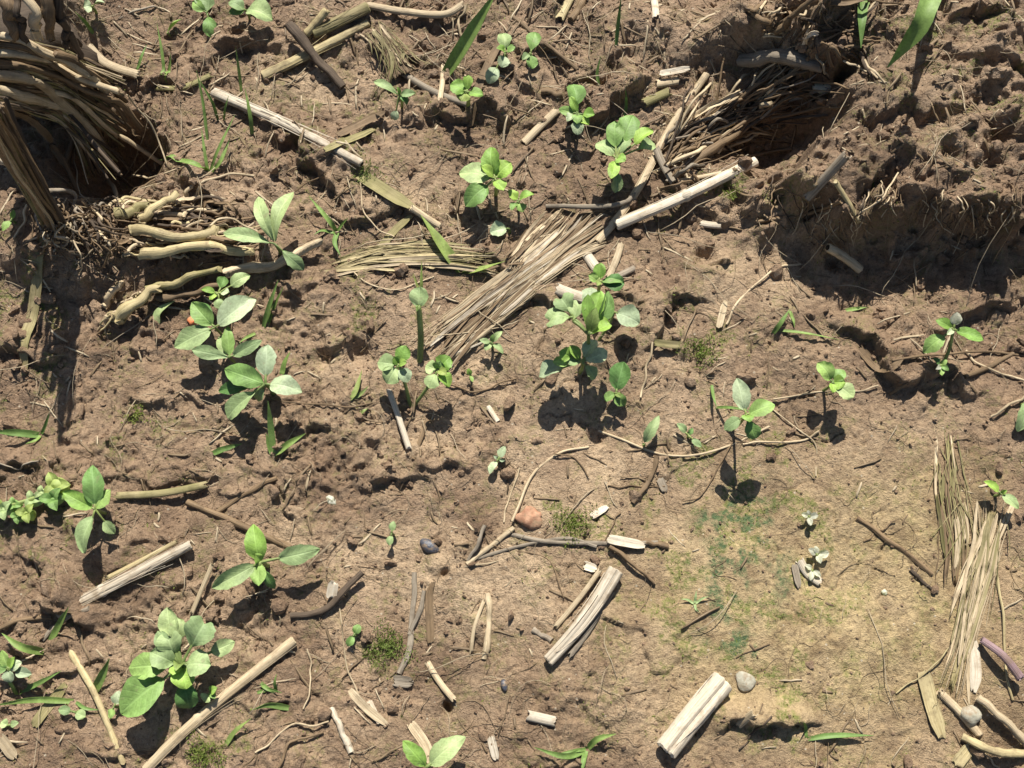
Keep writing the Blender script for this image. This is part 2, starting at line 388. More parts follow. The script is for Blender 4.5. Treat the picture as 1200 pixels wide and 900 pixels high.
M = {
    'soil': soil_mat(),
    'white': straw_mat('bleached_straw', (0.50, 0.41, 0.29), (0.74, 0.665, 0.54), (0.30, 0.215, 0.13), .75),
    'tan': straw_mat('tan_straw', (0.40, 0.305, 0.185), (0.64, 0.52, 0.345), (0.15, 0.10, 0.055), .5),
    'gold': straw_mat('yellow_straw', (0.40, 0.315, 0.155), (0.64, 0.54, 0.30), (0.16, 0.11, 0.06), .85, green=(.40, .325, .175)),
    'grey': straw_mat('weathered_straw', (0.20, 0.16, 0.115), (0.40, 0.34, 0.26), (0.09, 0.065, 0.045), .6, .75),
    'brown': straw_mat('brown_stalk', (0.13, 0.085, 0.045), (0.27, 0.185, 0.105), (0.06, 0.04, 0.025), .6, .7),
    'dark': straw_mat('dark_stick', (0.055, 0.038, 0.026), (0.13, 0.095, 0.065), (0.02, 0.015, 0.01), .5, .8),
    'olive': straw_mat('mossy_stalk', (0.20, 0.165, 0.075), (0.42, 0.35, 0.19), (0.10, 0.085, 0.035), .6, .7, green=(.22, .20, .075)),
    'purple': straw_mat('purple_shoot', (0.17, 0.10, 0.115), (0.40, 0.28, 0.28), (0.22, 0.15, 0.10), .8, .6),
    'gl': leaf_mat('glaucous_leaf', (0.375, 0.480, 0.215), 1.15, .20, .5, .58, .35),
    'md': leaf_mat('green_leaf', (0.295, 0.450, 0.130), 1.2, .26, .25, .55, .35),
    'br': leaf_mat('bright_leaf', (0.335, 0.510, 0.105), 1.2, .28, .2, .55),
    'dk': leaf_mat('dark_leaf', (0.185, 0.330, 0.095), 1.3, .28, .2, .55),
    'yl': leaf_mat('yellow_green_leaf', (0.40, 0.49, 0.150), 1.15, .40, .2, .55),
    'pale': leaf_mat('pale_leaf', (0.46, 0.545, 0.335), 1.12, .18, .5, .55, .4),
    'stem': leaf_mat('green_stem', (0.26, 0.33, 0.105), 1.1, .2, .2, .5, .3),
    'rstem': leaf_mat('reddish_stem', (0.22, 0.14, 0.065), 1.1, .15, .2, .5, .3),
    'grass': leaf_mat('grass_blade', (0.240, 0.360, 0.095), 1.2, .3, .2, .55),
    'moss': leaf_mat('moss', (0.185, 0.235, 0.045), 1.2, .35, .1, .6),
    'petal': leaf_mat('white_petal', (0.70, 0.69, 0.60), 1.05, .4, .1, .5, .05),
    'brick': plain_mat('orange_stone', (0.30, 0.14, 0.080), (0.50, 0.30, 0.19), 260, .7, .3),
    'slate': plain_mat('blue_black_seed', (0.035, 0.038, 0.05), (0.10, 0.11, 0.14), 500, .35, .5),
    'stone': plain_mat('pale_stone', (0.30, 0.28, 0.21), (0.46, 0.43, 0.34), 300, .7, .3),
    'pith': plain_mat('straw_pith', (0.07, 0.05, 0.03), (0.2, 0.15, 0.09), 900, .9, .1),
    'orange': plain_mat('orange_petal', (0.65, 0.17, 0.06), (0.8, 0.28, 0.12), 400, .6, .3),
    'litter1': straw_mat('pale_chaff', (0.34, 0.26, 0.16), (0.66, 0.55, 0.38), (0.15, 0.10, 0.055), .5),
    'litter2': straw_mat('root_fibre', (0.12, 0.080, 0.045), (0.32, 0.23, 0.135), (0.06, 0.04, 0.025), .5),
}

# ------------------------------------------------------------------ mesh building
class MB:
    def __init__(s):
        s.v = []; s.uv = []; s.f = []; s.n = 0
    def grid(s, P, UV):
        """P (rows, cols, 3) -> quads"""
        r, c = P.shape[:2]
        b = s.n
        s.v.append(P.reshape(-1, 3)); s.uv.append(UV.reshape(-1, 2)); s.n += r * c
        i = (np.arange(r - 1)[:, None] * c + np.arange(c - 1)[None, :]).ravel() + b
        s.f.extend(zip(i.tolist(), (i + 1).tolist(), (i + c + 1).tolist(), (i + c).tolist()))
    def fan(s, ring, centre, uv=(0, 0), flip=False):
        b = s.n; k = len(ring)
        s.v.append(np.vstack([ring, centre[None]])); s.uv.append(np.full((k + 1, 2), uv, float)); s.n += k + 1
        for i in range(k - 1):
            s.f.append((b + i, b + i + 1, b + k) if not flip else (b + i + 1, b + i, b + k))
    def raw(s, V, F, UV=None):
        b = s.n
        s.v.append(V); s.uv.append(np.zeros((len(V), 2)) if UV is None else UV); s.n += len(V)
        s.f.extend(tuple(i + b for i in f) for f in F)
    def verts(s):
        return np.vstack(s.v)
def link_mesh(name, mb, mat, origin, parent=None, smooth=True):
    V = mb.verts() - np.asarray(origin)
    me = bpy.data.meshes.new(name)
    me.from_pydata(V.tolist(), [], mb.f)
    uvl = me.uv_layers.new(name='UVMap')
    UV = np.vstack(mb.uv)
    li = np.empty(len(me.loops), np.int32); me.loops.foreach_get('vertex_index', li)
    uvl.data.foreach_set('uv', UV[li].astype(np.float32).ravel())
    if smooth: me.polygons.foreach_set('use_smooth', np.ones(len(me.polygons), bool))
    me.materials.append(M[mat] if isinstance(mat, str) else mat)
    o = bpy.data.objects.new(name, me)
    COL.objects.link(o)
    if parent is not None: o.parent = parent
    else: o.location = origin
    return o
ORG = {}
def tag(o, label, cat, group=None, kind=None):
    if label: o['label'] = label
    if cat: o['category'] = cat
    if group: o['group'] = group
    if kind: o['kind'] = kind
    return o
def thing(name, label, cat, loc, group=None):
    o = bpy.data.objects.new(name, None)
    o.empty_display_size = .005
    o.location = loc
    COL.objects.link(o)
    ORG[o.name] = np.array(loc, float)
    return tag(o, label, cat, group)
def part(name, mb, mat, parent, kind=None, label=None):
    o = link_mesh(name, mb, mat, ORG[parent.name], parent)
    ORG[o.name] = ORG[parent.name]
    if kind: o['kind'] = kind
    if label: o['label'] = label
    return o
def solo(name, label, cat, mb, mat, group=None, kind=None):
    V = mb.verts()
    org = np.array([V[:, 0].mean(), V[:, 1].mean(), V[:, 2].min()])
    o = link_mesh(name, mb, mat, org)
    ORG[o.name] = org
    return tag(o, label, cat, group, kind)

def unit(v):
    return v / (np.linalg.norm(v, axis=-1, keepdims=True) + 1e-12)
def resample(P, n, smooth=True):
    P = np.asarray(P, float)
    if len(P) > 2 and smooth:          # Catmull-Rom
        Q = np.vstack([2 * P[0] - P[1], P, 2 * P[-1] - P[-2]])
        out = []
        for i in range(1, len(Q) - 2):
            for t in np.linspace(0, 1, 12, endpoint=False):
                a, b, c, d = Q[i - 1], Q[i], Q[i + 1], Q[i + 2]
                out.append(.5 * (2 * b + (c - a) * t + (2 * a - 5 * b + 4 * c - d) * t * t + (3 * b - a - 3 * c + d) * t ** 3))
        out.append(Q[-2]); P = np.array(out)
    s = np.concatenate([[0], np.cumsum(np.linalg.norm(np.diff(P, axis=0), axis=1))])
    u = np.linspace(0, s[-1], n)
    return np.stack([np.interp(u, s, P[:, k]) for k in range(3)], 1), s[-1]
def frames(P, up=(0, 0, 1)):
    T = unit(np.gradient(P, axis=0))
    U = np.tile(np.array(up, float), (len(P), 1))
    bad = np.abs((T * U).sum(1)) > .93
    U[bad] = (0.0, 1.0, .15)
    S = unit(np.cross(T, U)); N = np.cross(S, T)
    return T, S, N
def tube(mb, P, R, seg=10, flat=1.0, seed=0, rough=.06, groove=None, cap=True, jag=0.0):
    """tapered stalk along P; flat squashes it; groove = (angle, depth, width) splits it lengthwise"""
    n = len(P); R = np.broadcast_to(np.asarray(R, float), (n,))
    T, S, N = frames(P)
    a = np.linspace(0, 2 * math.pi, seg + 1)
    rr = np.random.default_rng(seed)
    prof = 1 + rough * rr.normal(size=seg + 1); prof[-1] = prof[0]
    jit = 1 + rough * .6 * rr.normal(size=(n, seg + 1)); jit[:, -1] = jit[:, 0]
    rad = R[:, None] * prof[None] * jit
    if groove:
        g = np.exp(-(((a - groove[0] + math.pi) % (2 * math.pi) - math.pi) / groove[2]) ** 2)
        rad = rad * (1 - groove[1] * g)[None]
    X = P[:, None] + S[:, None] * (np.cos(a)[None, :, None] * rad[..., None]) + N[:, None] * (np.sin(a)[None, :, None] * rad[..., None] * flat)
    ln = np.concatenate([[0], np.cumsum(np.linalg.norm(np.diff(P, axis=0), axis=1))])
    UV = np.stack(np.broadcast_arrays((a * R.mean())[None, :] + seed * .013, ln[:, None] + seed * .1), -1)
    if jag:
        X[0] += T[0] * (R[0] * jag * rr.uniform(0, 1, seg + 1))[:, None]; X[-1] -= T[-1] * (R[-1] * jag * rr.uniform(0, 1, seg + 1))[:, None]
        X[0, -1] = X[0, 0]; X[-1, -1] = X[-1, 0]
    mb.grid(X, UV.copy())
    if cap:
        mb.fan(X[0], P[0] + T[0] * R[0] * .3, UV[0, 0]); mb.fan(X[-1], P[-1] - T[-1] * R[-1] * .3, UV[-1, 0], True)
    return X
def ribbon(mb, P, W, thick=.0003, vee=.15, roll=0.0, cols=5, seed=0, wav=0.0, ripple=0.0, jag=0.0):
    """flat strip with real thickness, v-folded, rolled about its length"""
    n = len(P); W = np.broadcast_to(np.asarray(W, float), (n,))
    T, S, N = frames(P)
    roll = np.broadcast_to(np.asarray(roll, float), (n,))
    c, s = np.cos(roll)[:, None], np.sin(roll)[:, None]
    S2 = S * c + N * s; N2 = N * c - S * s
    u = np.linspace(-1, 1, cols)
    rr = np.random.default_rng(seed)
    off = vee * np.abs(u)[None] * W[:, None] * .5
    if ripple: off = off + ripple * np.interp(np.arange(cols), np.arange(cols), rr.normal(size=cols))[None] * np.ones((n, 1))
    if wav: off = off + wav * rr.normal(size=(n, cols))
    X = P[:, None] + S2[:, None] * (u[None, :, None] * W[:, None, None] * .5) + N2[:, None] * off[..., None]
    if jag:
        j0 = rr.uniform(0, jag, cols); j1 = rr.uniform(0, jag, cols)
        X[0] += T[0] * j0[:, None]; X[-1] -= T[-1] * j1[:, None]
    ln = np.concatenate([[0], np.cumsum(np.linalg.norm(np.diff(P, axis=0), axis=1))])
    UV = np.stack(np.broadcast_arrays(u[None] * W.mean() * .5 + seed * .013, ln[:, None] + seed * .1), -1).copy()
    Y = X - N2[:, None] * thick
    mb.grid(X, UV); mb.grid(Y[:, ::-1], UV[:, ::-1])
    mb.grid(np.stack([Y[:, 0], X[:, 0]], 1), UV[:, :2]); mb.grid(np.stack([X[:, -1], Y[:, -1]], 1), UV[:, -2:])
    mb.grid(np.stack([X[0], Y[0]], 0), UV[:2] if n > 1 else UV); mb.grid(np.stack([Y[-1], X[-1]], 0), UV[-2:])
    return X
SHAPE = {'ov': (.92, .62, 0), 'ob': (1.45, .56, 0), 'la': (.95, 1.0, 0), 'ro': (1.05, .55, 0), 'ht': (1.5, .55, .24), 'sp': (1.7, .9, 0)}
def leaf(mb, B, Tp, w, shape='ov', arch=.12, fold=.18, roll=0.0, seed=0, droop=0.0):
    a, b, notch = SHAPE[shape]
    rr = np.random.default_rng(seed)
    rows, cols = 11, 9
    t = np.linspace(0, 1, rows); u = np.linspace(-1, 1, cols)
    d = Tp - B; Ln = np.linalg.norm(d); d = d / Ln
    up = np.array([0, 0.05, 1.0])
    if abs(d @ unit(up)) > .9: up = np.array([0, 1, .3])
    S = unit(np.cross(d, up)); N = np.cross(S, d)
    S, N = S * math.cos(roll) + N * math.sin(roll), N * math.cos(roll) - S * math.sin(roll)
    wt = np.power(np.clip(np.sin(math.pi * np.power(t, a)), 0, 1), b) * .5 * w
    wt[0] = max(wt[0], .035 * w); wt[-1] = .03 * w
    if notch: wt[-1] = .35 * w; wt[-2] = max(wt[-2], .44 * w)
    wob = 1 + .05 * rr.normal(size=(rows, 2))
    side = np.where(u[None] < 0, wob[:, :1], wob[:, 1:]) * wt[:, None] * u[None]
    tt = t[:, None] * (1 - notch * np.exp(-(u / .38) ** 2)[None] * t[:, None] ** 5)
    if notch: tt = tt - .10 * (np.abs(u)[None] ** 3) * t[:, None] ** 6
    h = arch * Ln * np.sin(math.pi * t)[:, None] - droop * Ln * (t ** 2.2)[:, None] + fold * np.abs(u)[None] ** 1.3 * wt[:, None]
    ph = rr.uniform(0, 6.28, 3)
    h = h + .035 * w * np.sin(t[:, None] * 9 + ph[0] + u[None] * 2) * np.abs(u)[None] + .03 * w * np.sin(u[None] * 4 + t[:, None] * 5 + ph[1])
    X = B + d * (tt * Ln)[..., None] + S * side[..., None] + N * h[..., None]
    UV = np.stack(np.broadcast_arrays(u[None], t[:, None]), -1).copy()
    mb.grid(X, UV)
    # underside, a fraction of a millimetre below: a succulent little blade, thinning to its edge
    th = .00035 * (1 - np.abs(u)[None] ** 2) * (np.sin(math.pi * np.clip(t, .02, .98)))[:, None] + .00002
    mb.grid((X - N * th[..., None])[:, ::-1], UV[:, ::-1])

# ------------------------------------------------------------------ the ground sheet
def build_ground():
    ny, nx = GX.shape
    V = np.stack([GX, GY, Hh], -1).reshape(-1, 3).astype(np.float32)
    i = (np.arange(ny - 1)[:, None] * nx + np.arange(nx - 1)[None]).ravel()
    F = np.stack([i, i + 1, i + nx + 1, i + nx], 1).astype(np.int32)
    me = bpy.data.meshes.new('ground')
    me.vertices.add(len(V)); me.vertices.foreach_set('co', V.ravel())
    me.loops.add(F.size); me.loops.foreach_set('vertex_index', F.ravel())
    me.polygons.add(len(F)); me.polygons.foreach_set('loop_start', np.arange(0, F.size, 4, dtype=np.int32))
    me.polygons.foreach_set('use_smooth', np.ones(len(F), bool))
    me.update(calc_edges=True)
    def att(n, A):
        a = me.attributes.new(n, 'FLOAT', 'POINT'); a.data.foreach_set('value', np.clip(A, 0, 1).astype(np.float32).ravel())
    att('moss', MOSS); att('silt', SILT); att('pale', PALE); att('algae', ALGAE)
    me.materials.append(M['soil'])
    o = bpy.data.objects.new('ground', me); COL.objects.link(o)
    o['kind'] = 'structure'
    o['label'] = 'damp brown field soil with clods and pits'
    return o
patch = fbm(GX, GY, 0.02, 3, .6, 91)
MOSS = np.clip((G(860, 690, 110, 110) * .55 + G(880, 575, 70, 60) * .9 + G(820, 390, 40, 25) * .8 + G(670, 612, 40, 25) * .9 + G(20, 380, 60, 90) * .6 + G(160, 500, 40, 40) * .4 + G(400, 150, 70, 60) * .4
        + G(1140, 130, 90, 90) * .4 + G(850, 230, 60, 20) * .6 + G(430, 360, 60, 40) * .4 + G(240, 885, 40, 25) * 1. + G(455, 758, 30, 30) * .6 + G(920, 820, 50, 50) * .4 + G(60, 640, 60, 30) * .5 + G(1040, 100, 40, 60) * .5 + .24) * sstep(-.15, .5, patch) * 1.6, 0, .85) * inner
SILT = np.clip(G(990, 740, 210, 150) * 1.1 + G(880, 690, 110, 120) * .5 + G(1080, 600, 90, 90) * .4, 0, 1) * (.75 + .3 * patch) * inner
PALE = np.clip(G(640, 600, 300, 250, 0, 2) * .75 + G(640, 500, 140, 130) * .5 + G(600, 700, 170, 60) * .5 + G(250, 760, 200, 120) * .35 + G(490, 225, 100, 60) * .8 + G(350, 90, 90, 45) * .8 + G(640, 70, 90, 60) * .5 + G(420, 430, 110, 80) * .4 + G(1060, 120, 80, 90) * .4 + G(150, 480, 90, 70) * .35 + G(880, 330, 100, 100) * .8 + G(420, 640, 120, 50) * .8 + G(340, 100, 80, 30) * .6 + G(1050, 660, 60, 90) * .6, 0, 1) * np.clip(.62 + .75 * fbm(GX, GY, .045, 3, .55, 93), 0, 1.2)
ALGAE = np.clip((G(846, 682, 26, 46) * .9 + G(872, 600, 34, 40) * .5 + G(858, 750, 30, 14) * .9 + G(880, 640, 20, 30) * .6 + G(850, 600, 40, 20) * .5 + G(915, 680, 15, 30) * .5) * sstep(-.25, .4, fbm(GX, GY, .012, 3, .6, 95)) * 1.7, 0, .9)
ground = build_ground()

# ------------------------------------------------------------------ stalks, twigs, blades lying on the soil
_seed = [100]
def nxt():
    _seed[0] += 1
    return _seed[0]
def ground_path(pts, r, n, rigid):
    """survey pixels (x, y[, mm above soil]) -> smooth 3D path resting on the soil"""
    Q = []
    for p in pts:
        if len(p) > 2 and p[2] != 0:
            Q.append(lift(p[0], p[1], p[2] * .001 + r))
        else:
            g = gnd(p[0], p[1]); g[2] += r * .8; Q.append(g)
    P, L = resample(Q, n)
    if rigid:
        hs = np.array([HZ(q[0], q[1]) for q in P])
        pen = hs + r * .35 - P[:, 2]
        k = np.sort(pen)[int(len(pen) * .72)]
        if k > 0 or max((p[2] if len(p) > 2 else 0) for p in pts) == 0: P[:, 2] += k
    else:
        hs = np.array([HZ(q[0], q[1]) for q in P]) + r * .5
        z = np.maximum(P[:, 2], hs)
        for _ in range(3): z[1:-1] = .25 * z[:-2] + .5 * z[1:-1] + .25 * z[2:]
        P[:, 2] = z
    return P, L
def jig(rr, n, k):
    """slow random wander along a path"""
    x = np.linspace(0, k - 1, n); i = np.clip(x.astype(int), 0, k - 2); f = x - i; f = f * f * (3 - 2 * f)
    A = rr.normal(size=(k, 3))
    return A[i] * (1 - f)[:, None] + A[i + 1] * f[:, None]
def stalk(pts, w, mat, label, name='straw_stalk', cat='straw', style='tube', taper=1.0, group=None, groove=None, nodes=(), fibres=0, n=22, flat=.82):
    s = nxt(); w = w * {'tube': .86, 'half': .86, 'twig': .72}.get(style, 1.0); r = w * PX * .5
    rigid = style in ('tube', 'half', 'twig')
    P, L = ground_path(pts, r * (flat if style == 'tube' else 1) if style != 'blade' else .0006, n, rigid)
    if len(pts) == 2 and rigid:
        T, S, N = frames(P); rr = np.random.default_rng(s)
        P = P + S * (rr.normal() * .018 * L * np.sin(np.linspace(0, math.pi, n)))[:, None]
    R = r * np.linspace(1, taper, n)
    mb = MB()
    if style == 'tube':
        if w < 12 and not nodes and not fibres:
            tube(mb, P, R, 10, flat, s, .05, groove, True, 1.6)
            return solo(name, label, cat, mb, mat, group)
        t = thing(name, label, cat, P[n // 2] - np.array([0, 0, r]), group)
        X = tube(mb, P, R, 32 if groove else 16, flat, s, .018 if groove else .05, groove, False, .22)
        Pi = P
        T, S, N = frames(P)
        ends = []
        for e, sg in ((0, 1), (-1, -1)):      # hollow broken ends: an inner wall going in, then the pith
            c = X[e].mean(0); tube_in = MB(); ends.append(tube_in)
            r1 = c + (X[e] - c) * .72 - T[e] * sg * r * .15
            r2 = c + (X[e] - c) * .62 + T[e] * sg * r * 1.6
            A = np.stack([X[e], r1], 0); mb.grid(A if sg < 0 else A[:, ::-1], np.zeros((2, X.shape[1], 2)) + .01 * s)
            B_ = np.stack([r1, r2], 0); tube_in.grid(B_ if sg < 0 else B_[:, ::-1], np.zeros((2, X.shape[1], 2)))
            tube_in.fan(r2, r2.mean(0))
        part('culm', mb, mat, t)
        for q in ends: part('pith', q, 'pith', t)
        for q in nodes:
            i = int(q * (n - 1)); b = MB()
            PP = P[max(0, i - 1)] + (P[min(n - 1, i + 1)] - P[max(0, i - 1)]) * np.linspace(0.2, .8, 6)[:, None]
            tube(b, PP, R[i] * np.array([1.0, 1.12, 1.22, 1.2, 1.1, 1.0]), 14, flat, s + 3, .05, None, False)
            part('node', b, mat, t)
        if fibres:
            b = MB(); rr = np.random.default_rng(s + 1)
            for k in range(fibres):
                a = rr.uniform(.0, .35); z = rr.uniform(.6, 1.06)
                idx = np.linspace(a, min(z, 1), 8) * (n - 1)
                F = np.stack([np.interp(idx, np.arange(n), P[:, j]) for j in range(3)], 1)
                T2, S2, N2 = frames(F); th = rr.uniform(.2, 2.9)
                F = F + S2 * math.cos(th) * r * 1.12 + N2 * math.sin(th) * r * 1.12 * flat
                F = F + S2 * (np.linspace(0, 1, 8) ** 3 * rr.normal() * .003)[:, None]
                tube(b, F, r * rr.uniform(.03, .09) * np.linspace(1, .4, 8), 4, 1, s + k, .1)
            part('loose_fibre', b, mat, t, 'stuff')
        return t
    if style == 'half':                        # split culm: an open trough of real wall thickness
        T, S, N = frames(P); a = np.linspace(-.35, math.pi + .35, 11) ; rr = np.random.default_rng(s)
        Xo = P[:, None] + S[:, None] * (np.cos(a)[None, :, None] * R[:, None, None]) + N[:, None] * (np.sin(a)[None, :, None] * R[:, None, None] * .62)
        Xi = P[:, None] + S[:, None] * (np.cos(a)[None, :, None] * R[:, None, None] * .8) + N[:, None] * (np.sin(a)[None, :, None] * R[:, None, None] * .42)
        j = rr.uniform(0, .10 * L, (2, 11)); 
        for X in (Xo, Xi):
            X[0] += T[0] * j[0][:, None]; X[-1] -= T[-1] * j[1][:, None]
        ln = np.linspace(0, L, n)
        UV = np.stack(np.broadcast_arrays((a * r)[None], ln[:, None] + s * .1), -1).copy()
        mb.grid(Xo[:, ::-1], UV); mb.grid(Xi, UV)
        mb.grid(np.stack([Xo[:, 0], Xi[:, 0]], 1), UV[:, :2]); mb.grid(np.stack([Xi[:, -1], Xo[:, -1]], 1), UV[:, :2])
        mb.grid(np.stack([Xo[0], Xi[0]], 0), UV[:2]); mb.grid(np.stack([Xi[-1], Xo[-1]], 0), UV[:2])
        return solo(name, label, cat, mb, mat, group)
    if style == 'twig':
        rr = np.random.default_rng(s)
        R = R * (1 + .09 * np.interp(np.arange(n), np.linspace(0, n - 1, 9), rr.normal(size=9)))
        P = P + jig(rr, n, 6) * min(r, .0022) * .25
        tube(mb, P, R, 12, .85, s, .10)
        return solo(name, label, cat, mb, mat, group)
    if style == 'root':
        rr = np.random.default_rng(s)
        P = P + jig(rr, n, 6) * min(r, .0015) * .5
        tube(mb, P, R * .43, 7, 1, s, .06)
        return solo(name, label, cat, mb, mat, group)
    if style == 'blade':
        P[:, 2] += .0006
        W = w * PX * np.interp(np.linspace(0, 1, n), [0, .15, .75, 1], [.75, 1, .9 * taper + .1, .45 * taper])
        ribbon(mb, P, W, .0004, .12, np.linspace(0, .3, n) * math.sin(s), 7, s, .00008, .00018, w * PX * .35)
        return solo(name, label, cat, mb, mat, group)

def sheath(pts, ws, mat, mat2, nf, label, name='leaf_sheath', cat='straw', lift_mm=2.0, splay=(.15, .3), pale='tan', core=.7):
    """flat decayed sheath: a ridged strip with frayed ends, and loose fibres over it"""
    s = nxt(); n = 30; rr = np.random.default_rng(s)
    P, L = ground_path([(x, y, 0) for x, y in pts], .001, n, False)
    hs = P[:, 2].copy()
    for _ in range(14): hs[1:-1] = np.maximum(hs[1:-1], .0) * .2 + .4 * hs[:-2] + .4 * hs[2:]
    P[:, 2] = np.maximum(hs, P[:, 2] - .001) + lift_mm * .001
    W = PX * np.interp(np.linspace(0, 1, n), np.linspace(0, 1, len(ws)), ws)
    t = thing(name, label, cat, P[n // 2] - np.array([0, 0, .003]))
    mb = MB()
    ribbon(mb, P - np.array([0, 0, .0006]), W * core, .0008, -.10, .0, 31, s, .00008, .00016, L * .12)
    part('sheath_strip', mb, mat2, t)
    T, S, N = frames(P)
    def strand(b, u0, u1, a0, a1, w, z, thin):
        k = 12; q = np.linspace(a0, a1, k); idx = q * (n - 1)
        f = lambda A: np.stack([np.interp(idx, np.arange(n), A[:, j]) for j in range(3)], 1)
        F = f(P); Si = f(S); Ti = f(T); half = np.interp(idx, np.arange(n), W) * .5
        F = F + Ti * (np.clip(q - 1, 0, 1) * L + np.clip(q, -1, 0) * L)[:, None]
        u = np.linspace(u0, u1, k) + .05 * np.sin(q * 7 + u0 * 9)
        u = u * (1 + splay[0] * np.clip(.2 - q, 0, 1) * 5 + splay[1] * np.clip(q - .8, 0, 1) * 5)
        F = F + Si * (u * half)[:, None]
        F[:, 2] += z - .10 * np.abs(u) * half - .004 * (np.clip(-q, 0, 1) + np.clip(q - 1, 0, 1)) * 5
        g = np.array([HZ(*p[:2]) for p in F]); F[:, 2] = np.maximum(F[:, 2], g + .0003)
        wd = w * np.interp(np.linspace(0, 1, k), [0, .15, .8, 1], [.45, 1, .85, .2])
        if thin: tube(b, F, wd * .5, 4, .7, int(abs(u0) * 999) + k, .1)
        else: ribbon(b, F, wd, .0003, rr.uniform(-.2, .3), np.linspace(rr.normal() * .3, rr.normal() * .5, k), 5, int(abs(u0) * 999) + s, .00002, .00004, w * 1.5)
    for nm, mt, cnt, w0, w1, thin in (('dark_strip', mat2, nf // 5, .0012, .003, 0), ('tan_strip', mat, nf // 3, .0008, .0030, 0), ('pale_strip', pale, nf // 6, .0008, .0036, 0), ('loose_fibre', mat, nf, .0003, .0008, 1), ('dark_fibre', mat2, nf // 2, .0003, .0007, 1)):
        b = MB()
        for k in range(cnt):
            u = rr.uniform(-1, 1); a0 = rr.uniform(-.12, .6); a1 = min(a0 + rr.uniform(.15, .9), rr.uniform(.85, 1.12))
            strand(b, u, np.clip(u + rr.normal() * (.45 if rr.uniform() < .8 else 1.3), -1.6, 1.6), a0, a1, rr.uniform(w0, w1), rr.uniform(0, .0016), thin)
        part(nm, b, mt, t, 'stuff')
    return t

